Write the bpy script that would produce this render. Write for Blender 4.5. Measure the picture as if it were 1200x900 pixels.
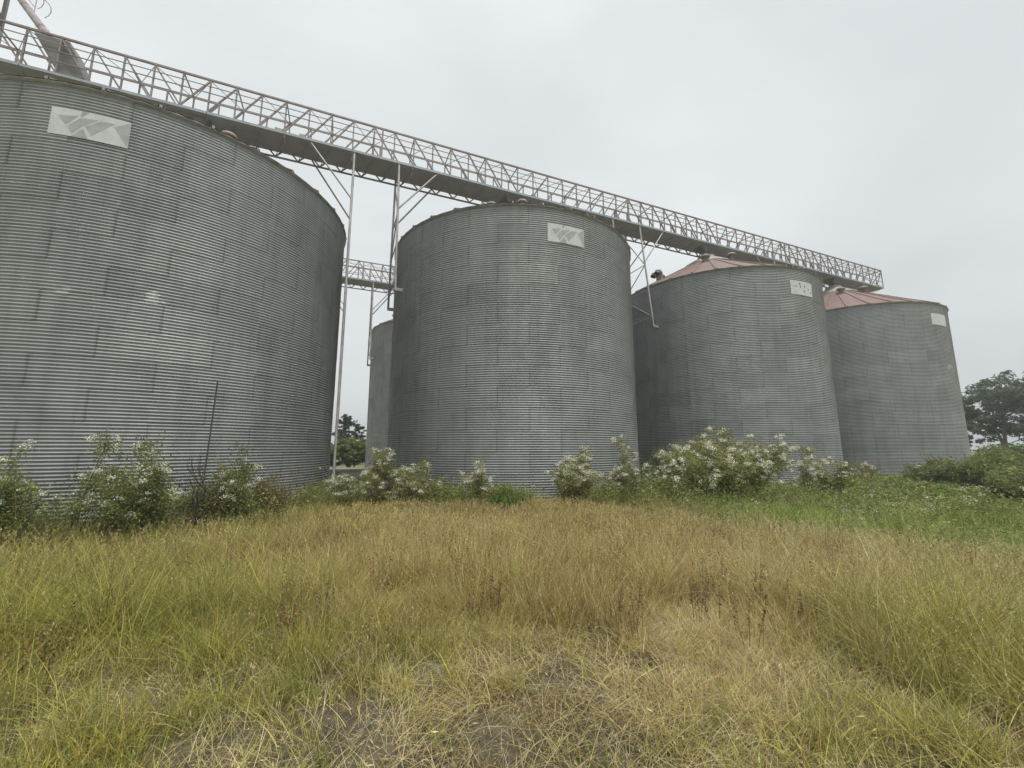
import bpy, bmesh, math, random
import numpy as np
from mathutils import Vector, Matrix

for o in list(bpy.data.objects):
    bpy.data.objects.remove(o)
sc = bpy.context.scene
COL = sc.collection
RAD = math.radians

# ------------------------------------------------------------------ camera
CAM_Z = 2.03
cd = bpy.data.cameras.new('camera')
cam = bpy.data.objects.new('camera', cd)
COL.objects.link(cam)
cam.location = (0, 0, CAM_Z)
cam.rotation_euler = (RAD(90 + 8.77), 0, RAD(0))
cd.sensor_width = 36.0
cd.lens = 481.7 / 1200 * 36.0
cd.clip_start = 0.05
cd.clip_end = 4000
sc.camera = cam

# ------------------------------------------------------------------ sky and sun
SUN_EL, SUN_AZ = 74.0, 140.0         # azimuth measured from +Y (view direction) clockwise: behind the viewer's right
w = bpy.data.worlds.new('World')
sc.world = w
w.use_nodes = True
nt = w.node_tree
nt.nodes.clear()
out = nt.nodes.new('ShaderNodeOutputWorld')
bg = nt.nodes.new('ShaderNodeBackground')
bg.inputs['Strength'].default_value = 0.10
sky = nt.nodes.new('ShaderNodeTexSky')
sky.sky_type = 'NISHITA'
sky.sun_disc = False
sky.sun_elevation = RAD(SUN_EL)
sky.sun_rotation = RAD(SUN_AZ)
sky.dust_density = 4.0
tc = nt.nodes.new('ShaderNodeTexCoord')
mp = nt.nodes.new('ShaderNodeMapping')
mp.inputs['Scale'].default_value = (1.0, 1.0, 2.2)
mp.inputs['Location'].default_value = (0.35, 0.1, 0.2)
nz = nt.nodes.new('ShaderNodeTexNoise')
nz.inputs['Scale'].default_value = 1.5
nz.inputs['Detail'].default_value = 5
nz.inputs['Roughness'].default_value = 0.45
nz.inputs['Distortion'].default_value = 0.4
cr = nt.nodes.new('ShaderNodeValToRGB')
cr.color_ramp.interpolation = 'B_SPLINE'
cr.color_ramp.elements[0].position = 0.30
cr.color_ramp.elements[0].color = (0.66, 0.71, 0.725, 1)
cr.color_ramp.elements[1].position = 0.68
cr.color_ramp.elements[1].color = (0.955, 0.995, 0.995, 1)
sep = nt.nodes.new('ShaderNodeSeparateXYZ')
mr = nt.nodes.new('ShaderNodeMapRange')       # overcast: zenith brighter than horizon
mr.inputs['From Min'].default_value = 0.0
mr.inputs['From Max'].default_value = 0.75
mr.inputs['To Min'].default_value = 0.92 * 8.0
mr.inputs['To Max'].default_value = 1.08 * 8.0
mul = nt.nodes.new('ShaderNodeMix')
mul.data_type = 'RGBA'
mul.blend_type = 'MULTIPLY'
mul.inputs['Factor'].default_value = 1.0
mix = nt.nodes.new('ShaderNodeMix')
mix.data_type = 'RGBA'
mix.inputs['Factor'].default_value = 0.94
L = nt.links.new
L(tc.outputs['Generated'], mp.inputs['Vector'])
L(mp.outputs['Vector'], nz.inputs['Vector'])
L(nz.outputs['Fac'], cr.inputs['Fac'])
L(tc.outputs['Generated'], sep.inputs['Vector'])
L(sep.outputs['Z'], mr.inputs['Value'])
L(cr.outputs['Color'], mul.inputs['A'])
L(mr.outputs['Result'], mul.inputs['B'])
L(sky.outputs['Color'], mix.inputs['A'])
L(mul.outputs['Result'], mix.inputs['B'])
L(mix.outputs['Result'], bg.inputs['Color'])
L(bg.outputs['Background'], out.inputs['Surface'])

sd = bpy.data.lights.new('sun', 'SUN')
sd.energy = 2.6
sd.angle = RAD(10)
sd.color = (1.0, 0.965, 0.91)
sun = bpy.data.objects.new('sun', sd)
COL.objects.link(sun)
sdir = Vector((math.sin(RAD(SUN_AZ)) * math.cos(RAD(SUN_EL)), math.cos(RAD(SUN_AZ)) * math.cos(RAD(SUN_EL)), math.sin(RAD(SUN_EL))))
sun.rotation_euler = sdir.to_track_quat('Z', 'Y').to_euler()
sun.location = sdir * 60

vs = sc.view_settings
vs.view_transform = 'Standard'
vs.look = 'None'
vs.exposure = 0.28
vs.gamma = 1.0
vs.use_curve_mapping = False
sc.render.engine = 'CYCLES'
sc.cycles.max_bounces = 4
sc.cycles.transparent_max_bounces = 8

rng = np.random.default_rng(7)
random.seed(7)

# ------------------------------------------------------------------ helpers
def tag(o, label=None, cat=None, group=None, kind=None):
    if label: o['label'] = label
    if cat: o['category'] = cat
    if group: o['group'] = group
    if kind: o['kind'] = kind
    return o

def empty(name, loc=(0, 0, 0), rz=0.0, label=None, cat=None, group=None):
    e = bpy.data.objects.new(name, None)
    e.empty_display_size = 0.3
    COL.objects.link(e)
    e.location = loc
    e.rotation_euler = (0, 0, rz)
    return tag(e, label, cat, group)

def link(name, me, mat=None, parent=None, mw=None):
    o = bpy.data.objects.new(name, me)
    COL.objects.link(o)
    if mat and not me.materials: me.materials.append(mat)
    if parent: o.parent = parent
    if mw is not None: o.matrix_local = mw
    return o

def np_mesh(name, V, F, smooth=False, col=None, uv=None):
    """V (n,3), F list of arrays of quads / tris; col (n,3) point colours"""
    me = bpy.data.meshes.new(name)
    V = np.asarray(V, dtype=np.float32)
    me.vertices.add(len(V))
    me.vertices.foreach_set('co', V.ravel())
    loops = np.concatenate([f.ravel() for f in F]).astype(np.int32)
    sizes = np.concatenate([np.full(len(f), f.shape[1], dtype=np.int32) for f in F])
    starts = np.concatenate([[0], np.cumsum(sizes)[:-1]]).astype(np.int32)
    me.loops.add(len(loops))
    me.loops.foreach_set('vertex_index', loops)
    me.polygons.add(len(sizes))
    me.polygons.foreach_set('loop_start', starts)
    me.polygons.foreach_set('use_smooth', np.full(len(sizes), smooth))
    me.update(calc_edges=True)
    if col is not None:
        a = me.color_attributes.new('tint', 'FLOAT_COLOR', 'POINT')
        c = np.ones((len(V), 4), dtype=np.float32)
        c[:, :3] = col
        a.data.foreach_set('color', c.ravel())
    return me

def grid_faces(nu, nv, wrap_u=False):
    a = np.arange(nu * nv).reshape(nu, nv)
    if wrap_u: a = np.vstack([a, a[:1]])
    return np.stack([a[:-1, :-1], a[1:, :-1], a[1:, 1:], a[:-1, 1:]], -1).reshape(-1, 4)

def box_mesh(name, sx, sy, sz, bevel=0.0, z0=None):
    bm = bmesh.new()
    bmesh.ops.create_cube(bm, size=1.0)
    for v in bm.verts:
        v.co = Vector((v.co.x * sx, v.co.y * sy, v.co.z * sz + (0 if z0 is None else z0 + sz / 2)))
    if bevel: bmesh.ops.bevel(bm, geom=bm.edges[:], offset=bevel, segments=1, affect='EDGES')
    me = bpy.data.meshes.new(name)
    bm.to_mesh(me); bm.free()
    return me

def tube(path, radii, sides=8, cap=True):
    """smooth tube along path -> V, F(list)"""
    P = [Vector(p) for p in path]
    V = []
    up = Vector((0.31, 0.22, 0.93))
    for i, p in enumerate(P):
        t = (P[min(i + 1, len(P) - 1)] - P[max(i - 1, 0)]).normalized()
        a = t.cross(up)
        if a.length < 0.1: a = t.cross(Vector((1, 0, 0)))
        a.normalize(); b = t.cross(a)
        for k in range(sides):
            q = 2 * math.pi * k / sides
            V.append(p + (a * math.cos(q) + b * math.sin(q)) * radii[i])
    n = len(P)
    Q = []
    for i in range(n - 1):
        for k in range(sides):
            k2 = (k + 1) % sides
            Q.append((i * sides + k, i * sides + k2, (i + 1) * sides + k2, (i + 1) * sides + k))
    return np.array([tuple(v) for v in V]), np.array(Q)

def tube_obj(name, path, radii, mat, parent=None, sides=8):
    V, Q = tube(path, radii if hasattr(radii, '__len__') else [radii] * len(path), sides)
    F = [Q]
    n = len(V)
    me = np_mesh(name, V, F, True)
    return link(name, me, mat, parent)

def lathe_mesh(name, prof, n=48, smooth=True):
    prof = np.asarray(prof)
    a = np.linspace(0, 2 * np.pi, n, endpoint=False)
    V = np.stack([np.outer(np.cos(a), prof[:, 0]), np.outer(np.sin(a), prof[:, 0]), np.tile(prof[:, 1], (n, 1))], -1).reshape(-1, 3)
    return np_mesh(name, V, [grid_faces(n, len(prof), True)], smooth)

UNIT = {}
def member(name, a, b, wdt, mat, parent, dep=None, up=(0, 0, 1)):
    """a straight steel member (unit bar mesh shared) from a to b in parent's space"""
    key = mat.name
    if key not in UNIT:
        me = box_mesh('bar', 1, 1, 1)
        me.materials.append(mat)
        UNIT[key] = me
    a = Vector(a); b = Vector(b)
    z = b - a
    ln = z.length
    z.normalize()
    u = Vector(up)
    x = u.cross(z)
    if x.length < 1e-3: x = Vector((1, 0, 0)).cross(z)
    x.normalize()
    y = z.cross(x)
    dep = dep or wdt
    M = Matrix((x, y, z)).transposed().to_4x4() @ Matrix.Diagonal((wdt, dep, ln, 1))
    M.translation = (a + b) / 2
    return link(name, UNIT[key], None, parent, M)

# ------------------------------------------------------------------ materials
def mat(name, col, rough=0.6, metal=0.0, spec=0.5):
    m = bpy.data.materials.new(name)
    m.use_nodes = True
    b = m.node_tree.nodes['Principled BSDF']
    b.inputs['Base Color'].default_value = (*col, 1)
    b.inputs['Roughness'].default_value = rough
    b.inputs['Metallic'].default_value = metal
    b.inputs['Specular IOR Level'].default_value = spec
    return m

class NG:
    """tiny node-graph helper"""
    def __init__(s, m):
        s.m = m; s.t = m.node_tree; s.b = s.t.nodes['Principled BSDF']
        s.co = s.t.nodes.new('ShaderNodeTexCoord')
    def noise(s, scale, detail=4, rough=0.5, vec='Object', stretch=None, dist=0.0):
        n = s.t.nodes.new('ShaderNodeTexNoise')
        n.inputs['Scale'].default_value = scale
        n.inputs['Detail'].default_value = detail
        n.inputs['Roughness'].default_value = rough
        n.inputs['Distortion'].default_value = dist
        src = s.co.outputs[vec] if isinstance(vec, str) else vec
        if stretch:
            mp = s.t.nodes.new('ShaderNodeMapping')
            mp.inputs['Scale'].default_value = stretch
            s.t.links.new(src, mp.inputs['Vector']); src = mp.outputs['Vector']
        s.t.links.new(src, n.inputs['Vector'])
        return n.outputs['Fac']
    def ramp(s, fac, stops):
        r = s.t.nodes.new('ShaderNodeValToRGB')
        e = r.color_ramp.elements
        while len(e) < len(stops): e.new(0.5)
        for i, (p, c) in enumerate(stops):
            e[i].position = p
            e[i].color = (*c, 1) if hasattr(c, '__len__') else (c, c, c, 1)
        s.t.links.new(fac, r.inputs['Fac'])
        return r.outputs['Color']
    def mix(s, fac, a, b, blend='MIX'):
        n = s.t.nodes.new('ShaderNodeMix'); n.data_type = 'RGBA'; n.blend_type = blend
        for sock, v in (('Factor', fac), ('A', a), ('B', b)):
            if isinstance(v, (int, float)): n.inputs[sock].default_value = v if sock == 'Factor' else (v, v, v, 1)
            elif isinstance(v, tuple): n.inputs[sock].default_value = (*v, 1)
            else: s.t.links.new(v, n.inputs[sock])
        return n.outputs['Result']
    def math(s, op, a, b=None):
        n = s.t.nodes.new('ShaderNodeMath'); n.operation = op
        for i, v in enumerate((a, b)):
            if v is None: continue
            if isinstance(v, (int, float)): n.inputs[i].default_value = v
            else: s.t.links.new(v, n.inputs[i])
        return n.outputs[0]
    def geo_pos(s):
        n = s.t.nodes.new('ShaderNodeNewGeometry'); return n.outputs['Position']
    def rnd(s):
        n = s.t.nodes.new('ShaderNodeObjectInfo'); return n.outputs['Random']
    def set(s, name, v): s.t.links.new(v, s.b.inputs[name])
    def bump(s, h, strength=0.3, dist=0.01):
        n = s.t.nodes.new('ShaderNodeBump')
        n.inputs['Strength'].default_value = strength; n.inputs['Distance'].default_value = dist
        s.t.links.new(h, n.inputs['Height']); s.t.links.new(n.outputs['Normal'], s.b.inputs['Normal'])

# weathered galvanised steel of the silo walls
M_GALV = mat('galvanised_sheet', (0.42, 0.44, 0.43), 0.6, 0.4)
g = NG(M_GALV)
pos = g.geo_pos()
sheet = g.ramp(g.rnd(), [(0.0, (0.268, 0.28, 0.281)), (0.08, (0.300, 0.313, 0.313)), (0.9, (0.318, 0.33, 0.329)), (1.0, (0.35, 0.36, 0.358))])
streak = g.ramp(g.noise(1.0, 6, 0.65, pos, (3.2, 3.2, 0.13)), [(0.3, 0.85), (0.55, 1.0), (0.8, 1.06)])
c = g.mix(1.0, sheet, streak, 'MULTIPLY')
blot = g.ramp(g.noise(0.55, 5, 0.6, pos, None, 0.6), [(0.3, 0.80), (0.5, 0.98), (0.72, 1.09)])
c = g.mix(1.0, c, blot, 'MULTIPLY')
ox = g.ramp(g.noise(5.5, 4, 0.65, pos, (1, 1, 0.5)), [(0.66, 0.0), (0.78, 0.55)])
c = g.mix(ox, c, (0.62, 0.64, 0.62))
rust = g.ramp(g.noise(2.1, 6, 0.7, pos, (1, 1, 0.35)), [(0.67, 0.0), (0.82, 0.35)])
c = g.mix(rust, c, (0.27, 0.20, 0.14))
# grime and sealant along the bolted laps (object space is the sheet's own)
sx = M_GALV.node_tree.nodes.new('ShaderNodeSeparateXYZ')
M_GALV.node_tree.links.new(g.co.outputs['Object'], sx.inputs[0])
ang_ = g.math('ABSOLUTE', g.math('ARCTAN2', sx.outputs['Y'], sx.outputs['X']))
edge = g.math('SUBTRACT', math.pi / 16 + 0.004, ang_)
gn = g.noise(7.0, 4, 0.6, pos, (1, 1, 0.6))
wide = g.math('MULTIPLY', gn, 0.022)
lapm = g.math('SUBTRACT', 1.0, g.math('DIVIDE', edge, wide))
lapm.node.use_clamp = True
c = g.mix(g.math('MULTIPLY', lapm, 0.62), c, (0.13, 0.135, 0.13))
g.set('Base Color', c)
g.bump(g.noise(1.3, 3, 0.5, pos), 0.35, 0.06)
g.set('Roughness', g.ramp(g.noise(3.0, 4, 0.6, pos), [(0.3, 0.60), (0.7, 0.75)]))

M_EAVE = mat('eave_steel', (0.34, 0.33, 0.31), 0.6, 0.4)
g = NG(M_EAVE); g.set('Base Color', g.ramp(g.noise(3, 5, 0.6, g.geo_pos()), [(0.3, (0.20, 0.185, 0.17)), (0.7, (0.40, 0.40, 0.38))]))

M_ROOF = mat('rusty_roof', (0.35, 0.18, 0.14), 0.7, 0.15)
g = NG(M_ROOF); p_ = g.geo_pos()
c = g.ramp(g.noise(1.6, 6, 0.65, p_), [(0.28, (0.115, 0.065, 0.055)), (0.5, (0.18, 0.10, 0.085)), (0.68, (0.22, 0.145, 0.125)), (0.85, (0.30, 0.26, 0.24))])
c = g.mix(g.ramp(g.rnd(), [(0, 0.0), (1, 0.65)]), c, (0.22, 0.175, 0.16))
c = g.mix(g.ramp(g.noise(6, 5, 0.7, p_), [(0.60, 0.0), (0.68, 0.8)]), c, (0.36, 0.33, 0.31))
g.set('Base Color', c)

M_CAP = mat('roof_cap_steel', (0.38, 0.37, 0.34), 0.65, 0.25)
g = NG(M_CAP); g.set('Base Color', g.ramp(g.noise(2.5, 5, 0.6, g.geo_pos()), [(0.3, (0.24, 0.20, 0.17)), (0.6, (0.37, 0.36, 0.335)), (0.8, (0.42, 0.34, 0.3))]))
M_VENT = mat('vent_steel', (0.30, 0.27, 0.24), 0.7, 0.3)
g = NG(M_VENT); g.set('Base Color', g.ramp(g.noise(8, 5, 0.6, g.geo_pos()), [(0.3, (0.16, 0.13, 0.11)), (0.7, (0.34, 0.31, 0.28))]))
M_CONC = mat('concrete', (0.33, 0.31, 0.28), 0.9)
g = NG(M_CONC); nn = g.noise(6, 6, 0.7, g.geo_pos()); g.set('Base Color', g.ramp(nn, [(0.3, (0.20, 0.17, 0.13)), (0.7, (0.36, 0.33, 0.29))])); g.bump(nn, 0.4, 0.02)

M_STEEL = mat('primed_truss_steel', (0.33, 0.25, 0.235), 0.65, 0.1)
g = NG(M_STEEL); g.set('Base Color', g.ramp(g.noise(2.5, 5, 0.65, g.geo_pos()), [(0.25, (0.17, 0.125, 0.11)), (0.5, (0.265, 0.225, 0.21)), (0.75, (0.35, 0.33, 0.32))]))
M_LEG = mat('galvanised_tube', (0.40, 0.40, 0.39), 0.55, 0.35)
g = NG(M_LEG); g.set('Base Color', g.ramp(g.noise(2.0, 5, 0.65, g.geo_pos()), [(0.3, (0.27, 0.245, 0.235)), (0.7, (0.46, 0.45, 0.44))]))
M_DECK = mat('deck_plate_steel', (0.29, 0.30, 0.30), 0.6, 0.2)
g = NG(M_DECK); g.set('Base Color', g.ramp(g.noise(1.2, 5, 0.6, g.geo_pos(), (1, 1, 1)), [(0.3, (0.28, 0.32, 0.345)), (0.7, (0.36, 0.405, 0.43))]))
M_HOP = mat('chute_steel', (0.22, 0.22, 0.22), 0.6, 0.2)
g = NG(M_HOP); g.set('Base Color', g.ramp(g.noise(3, 5, 0.6, g.geo_pos()), [(0.3, (0.15, 0.14, 0.135)), (0.7, (0.27, 0.26, 0.255))]))

def veg_mat(name, trans=0.25, rough=0.65, var=0.12):
    m = bpy.data.materials.new(name)
    m.use_nodes = True
    t = m.node_tree
    b = t.nodes['Principled BSDF']
    at = t.nodes.new('ShaderNodeAttribute'); at.attribute_name = 'tint'
    b.inputs['Roughness'].default_value = rough
    b.inputs['Specular IOR Level'].default_value = 0.25
    t.links.new(at.outputs['Color'], b.inputs['Base Color'])
    if trans:
        tr = t.nodes.new('ShaderNodeBsdfTranslucent')
        t.links.new(at.outputs['Color'], tr.inputs['Color'])
        mx = t.nodes.new('ShaderNodeMixShader'); mx.inputs[0].default_value = trans
        t.links.new(b.outputs[0], mx.inputs[1]); t.links.new(tr.outputs[0], mx.inputs[2])
        t.links.new(mx.outputs[0], t.nodes['Material Output'].inputs['Surface'])
    return m
M_VEG = veg_mat('leaf_and_blade', 0.36)
M_STRAW = veg_mat('straw', 0.30)
M_FLOWER = veg_mat('flower_white', 0.2)
M_BARK = mat('bark', (0.14, 0.115, 0.09), 0.9)
g = NG(M_BARK); nn = g.noise(9, 5, 0.6, 'Object', (1, 1, 0.25)); g.set('Base Color', g.ramp(nn, [(0.3, (0.07, 0.055, 0.045)), (0.7, (0.20, 0.17, 0.14))]))
M_STEM = mat('shrub_stem', (0.13, 0.10, 0.065), 0.85)
g = NG(M_STEM); g.set('Base Color', g.ramp(g.noise(12, 4, 0.6, 'Object'), [(0.3, (0.07, 0.055, 0.035)), (0.7, (0.19, 0.15, 0.10))]))
M_DEAD = mat('dead_wood', (0.06, 0.05, 0.045), 0.9)
g = NG(M_DEAD); g.set('Base Color', g.ramp(g.noise(12, 4, 0.6, 'Object'), [(0.3, (0.03, 0.027, 0.025)), (0.7, (0.11, 0.095, 0.08))]))

# ------------------------------------------------------------------ site layout (metres)
SR = 6.92                                   # silo radius
TH = RAD(22.8)                              # direction of the silo rows
DV = np.array([math.cos(TH), math.sin(TH)])
NV = np.array([math.sin(TH), -math.cos(TH)])  # towards the viewer
S0 = np.array([0.04, 23.98])
def site(s, off, z=0.0):
    q = S0 + DV * s + NV * off
    return (float(q[0]), float(q[1]), z)

def smooth(a, b, x):
    t = np.clip((x - a) / (b - a), 0, 1)
    return t * t * (3 - 2 * t)

def vnoise(x, y, seed=0, scale=1.0):
    """cheap smooth value noise 0..1"""
    r = np.random.default_rng(1000 + seed)
    T = r.random((64, 64))
    x = np.asarray(x) * scale + 100.3; y = np.asarray(y) * scale + 57.7
    xi = np.floor(x).astype(int); yi = np.floor(y).astype(int)
    fx = x - xi; fy = y - yi
    fx = fx * fx * (3 - 2 * fx); fy = fy * fy * (3 - 2 * fy)
    a = T[xi % 64, yi % 64]; b = T[(xi + 1) % 64, yi % 64]; c = T[xi % 64, (yi + 1) % 64]; d = T[(xi + 1) % 64, (yi + 1) % 64]
    return (a * (1 - fx) + b * fx) * (1 - fy) + (c * (1 - fx) + d * fx) * fy

def ground_z(x, y):
    x = np.asarray(x, dtype=float); y = np.asarray(y, dtype=float)
    d = np.hypot(x, y)
    z = -0.27 + 0.58 * (1 - smooth(2.0, 12.5, d))
    near = 1 - smooth(60, 120, d)
    z = z + near * (0.10 * (vnoise(x, y, 1, 0.45) - 0.5) + 0.05 * (vnoise(x, y, 2, 1.7) - 0.5))
    return z

# ground: fine grid near, coarse to the horizon
def ground():
    def axis():
        a = np.concatenate([np.linspace(-700, -120, 10), np.linspace(-100, -22, 30), np.linspace(-20, 20, 180), np.linspace(22, 100, 30), np.linspace(120, 700, 10)])
        return a
    ax = axis(); ay = axis() + 12
    X, Y = np.meshgrid(ax, ay, indexing='ij')
    V = np.stack([X, Y, ground_z(X, Y)], -1).reshape(-1, 3)
    me = np_mesh('ground', V, [grid_faces(len(ax), len(ay))], True)
    m = mat('soil', (0.12, 0.10, 0.075), 0.95)
    g = NG(m); p = g.geo_pos()
    n1 = g.noise(2.2, 8, 0.65, p); n2 = g.noise(28, 6, 0.7, p)
    soil = g.ramp(n1, [(0.3, (0.042, 0.034, 0.020)), (0.5, (0.086, 0.071, 0.043)), (0.7, (0.150, 0.126, 0.080))])
    soil = g.mix(1.0, soil, g.ramp(n2, [(0.25, 0.6), (0.6, 1.1)]), 'MULTIPLY')
    gr = g.ramp(g.noise(0.35, 6, 0.6, p), [(0.3, (0.10, 0.115, 0.035)), (0.7, (0.21, 0.185, 0.075))])
    vd = m.node_tree.nodes.new('ShaderNodeVectorMath'); vd.operation = 'LENGTH'
    m.node_tree.links.new(p, vd.inputs[0])
    far = m.node_tree.nodes.new('ShaderNodeMapRange')
    far.inputs['From Min'].default_value = 7; far.inputs['From Max'].default_value = 22
    m.node_tree.links.new(vd.outputs['Value'], far.inputs['Value'])
    g.set('Base Color', g.mix(far.outputs['Result'], soil, gr))
    g.bump(n2, 0.6, 0.03)
    o = link('ground', me, m)
    tag(o, kind='structure', label='grey brown soil of the overgrown field', cat='ground')
ground()

# ------------------------------------------------------------------ grain silos
RINGS, NS, NCOR, PITCH = 14, 16, 9, 0.1016
RH = NCOR * PITCH
SH = RINGS * RH                              # eave height 12.8 m

def sheet_mesh():
    spp = 10
    gz = 0.003
    z = np.linspace(gz, RH - gz, NCOR * spp + 1)
    da = 2 * math.pi / NS
    lap = 0.03 / SR
    a = np.linspace(-da / 2 - lap, da / 2 + lap, 13)
    A, Z = np.meshgrid(a, z, indexing='ij')
    r = SR + 0.0135 * np.cos(2 * np.pi * Z / PITCH + math.pi)
    r = r + 0.009 * (A / da + 0.5)           # one end laps a few millimetres proud of its neighbour
    V = np.stack([r * np.cos(A), r * np.sin(A), Z], -1).reshape(-1, 3)
    F = grid_faces(len(a), len(z))
    me = np_mesh('wall_sheet', V, [F], True)
    me.materials.append(M_GALV)
    return me
SHEET = sheet_mesh()

def patch_mesh(w_, h_, seed):
    """thin pale smear that follows the corrugation, ragged outline"""
    r0 = np.random.default_rng(seed)
    V = []; F = []
    rows = int(h_ / 0.0127)
    zs = (np.arange(rows + 1) - rows / 2) * 0.0127
    for i, z in enumerate(zs):
        t = z / (h_ / 2)
        half = w_ / 2 * math.sqrt(max(0.02, 1 - t * t)) * (0.25 + 0.75 * vnoise(z * 21, seed, seed))
        sh = 0.5 * w_ * (vnoise(z * 13, 3, seed + 1) - 0.5) + 0.25 * z
        for k in range(5):
            y = sh + half * (k / 2 - 1)
            zz = z
            V.append((y, zz))
    V = np.array(V)
    return V, rows, 5

M_PATCH = mat('pale_oxide_smear', (0.62, 0.64, 0.62), 0.6, 0.1)
g = NG(M_PATCH); g.set('Base Color', g.ramp(g.noise(9, 4, 0.6, g.geo_pos()), [(0.35, (0.32, 0.34, 0.335)), (0.65, (0.52, 0.54, 0.53))]))

def wall_smear(par, ang, z0, w_, h_, seed):
    P, rows, k = patch_mesh(w_, h_, seed)
    z = z0 + P[:, 1]
    a = RAD(ang) + P[:, 0] / SR
    zl = np.mod(z, RH)
    r = SR + 0.0135 * np.cos(2 * np.pi * zl / PITCH + math.pi) + 0.006
    V = np.stack([r * np.cos(a), r * np.sin(a), z], -1)
    me = np_mesh('pale_smear', V, [grid_faces(rows + 1, k)], True)
    o = link('pale_smear', me, M_PATCH, par)
    o['label'] = 'pale ragged smear on the corrugated wall'

# sign plate with a faceted emblem, built on the curve of the wall
M_SIGN = mat('sign_plate_paint', (0.60, 0.62, 0.60), 0.5)
g = NG(M_SIGN); g.set('Base Color', g.ramp(g.noise(4, 5, 0.65, g.geo_pos()), [(0.3, (0.50, 0.52, 0.505)), (0.7, (0.64, 0.66, 0.64))]))
M_EMB = mat('emblem_paint', (0.36, 0.38, 0.37), 0.55)
g = NG(M_EMB); g.set('Base Color', g.ramp(g.noise(6, 5, 0.7, g.geo_pos()), [(0.3, (0.30, 0.32, 0.31)), (0.75, (0.46, 0.475, 0.465))]))
M_SPOT = mat('sign_hole_dark', (0.07, 0.07, 0.07), 0.8)
SA0, SA1, SZ0, SZ1 = -77.0, -61.5, 11.17, 12.05
def sign_curve(u, v, r):
    a = RAD(SA0 + (SA1 - SA0) * u)
    return (r * math.cos(a), r * math.sin(a), SZ0 + (SZ1 - SZ0) * v)
def sign_poly(name, poly, r, m, par, thick=0.0):
    """subdivided flat-colour facet laid on the curved plate"""
    bm = bmesh.new()
    vs_ = [bm.verts.new((x, y, 0)) for x, y in poly]
    bm.faces.new(vs_)
    for k in range(1, 10):
        bmesh.ops.bisect_plane(bm, geom=bm.verts[:] + bm.edges[:] + bm.faces[:], plane_co=(k / 10, 0, 0), plane_no=(1, 0, 0))
    if thick:
        ret = bmesh.ops.extrude_face_region(bm, geom=bm.faces[:])
        for e in ret['geom']:
            if isinstance(e, bmesh.types.BMVert): e.co.z = 1
    for v in bm.verts:
        rr = r + (0 if v.co.z < 0.5 else thick)
        v.co = Vector(sign_curve(v.co.x, v.co.y, rr))
    bmesh.ops.recalc_face_normals(bm, faces=bm.faces[:])
    me = bpy.data.meshes.new(name)
    bm.to_mesh(me); bm.free()
    return link(name, me, m, par)
EMBLEM = [  # u to the right, v up, on the plate
    [(0.385, 1.0), (0.47, 1.0), (0.405, 0.80), (0.372, 0.80)],
    [(0.10, 0.70), (0.35, 0.79), (0.205, 0.40)],
    [(0.24, 0.37), (0.38, 0.74), (0.60, 0.79), (0.41, 0.43), (0.30, 0.10)],
    [(0.45, 0.45), (0.63, 0.77), (0.80, 0.79), (0.545, 0.16)],
    [(0.30, 0.02), (0.43, 0.36), (0.50, 0.02)],
    [(0.80, 0.68), (0.995, 0.985), (0.995, 0.03)],
]

def add_sign(par, idx):
    sp = sign_poly('sign_plate', [(0, 0), (1, 0), (1, 1), (0, 1)], SR + 0.020, M_SIGN, par, 0.006)
    sp['label'] = ['pale sign plate with faceted emblem', 'pale sign plate with faceted emblem and scuffs', 'pale sign plate with dark spots', 'weathered blank sign plate', ''][idx] or 'pale sign plate'
    if idx in (0, 1):
        for p in EMBLEM:
            sign_poly('emblem_facet', p, SR + 0.0295, M_EMB, sp)
    if idx == 2:
        for (u, v) in [(0.40, 0.80), (0.42, 0.60), (0.62, 0.66), (0.58, 0.30), (0.80, 0.48), (0.90, 0.28)]:
            n = 9
            sign_poly('dark_spot', [(u + 0.028 * math.cos(6.283 * k / n), v + 0.075 * math.sin(6.283 * k / n)) for k in range(n)], SR + 0.0295, M_SPOT, sp)
        sign_poly('emblem_facet', [(0.12, 0.62), (0.32, 0.66), (0.22, 0.50)], SR + 0.0292, M_EMB, sp)
    if idx == 3:
        sign_poly('emblem_facet', [(0.25, 0.25), (0.40, 0.70), (0.75, 0.70), (0.60, 0.25)], SR + 0.0295, M_SIGN, sp)

# roof pieces
NR = 32
RZ0, RZ1, RR0, RR1 = SH + 0.05, 15.92, SR + 0.095, 1.55
def roof_panel_mesh():
    da = 2 * math.pi / NR
    V = []; 
    cols = [(-0.5, 0.075), (-0.46, 0.075), (-0.44, 0.0), (0.0, 0.0), (0.44, 0.0), (0.46, 0.075), (0.499, 0.075)]
    rows = 5
    for (u, hh) in cols:
        for j in range(rows):
            t = j / (rows - 1)
            r = RR0 + (RR1 - RR0) * t
            z = RZ0 + (RZ1 - RZ0) * t + hh * (1 - 0.4 * t) + (0.02 if j == 0 else 0)
            a = da * u
            V.append((r * math.cos(a), r * math.sin(a), z))
    me = np_mesh('roof_panel', np.array(V), [grid_faces(len(cols), rows)], False)
    me.materials.append(M_ROOF)
    return me
ROOFP = roof_panel_mesh()
CAP = lathe_mesh('roof_cap', [(1.75, 15.82), (1.74, 15.95), (1.2, 16.28), (0.62, 16.62), (0.62, 16.78), (0.50, 16.80), (0.0, 16.80)], 32)
CAP.materials.append(M_CAP)
EAVE = lathe_mesh('eave_ring', [(SR + 0.004, SH - 0.035), (SR + 0.035, SH - 0.035), (SR + 0.04, SH + 0.01), (SR + 0.085, SH + 0.03), (SR + 0.085, SH + 0.048), (SR - 0.05, SH + 0.055)], 96)
EAVE.materials.append(M_EAVE)
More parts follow.
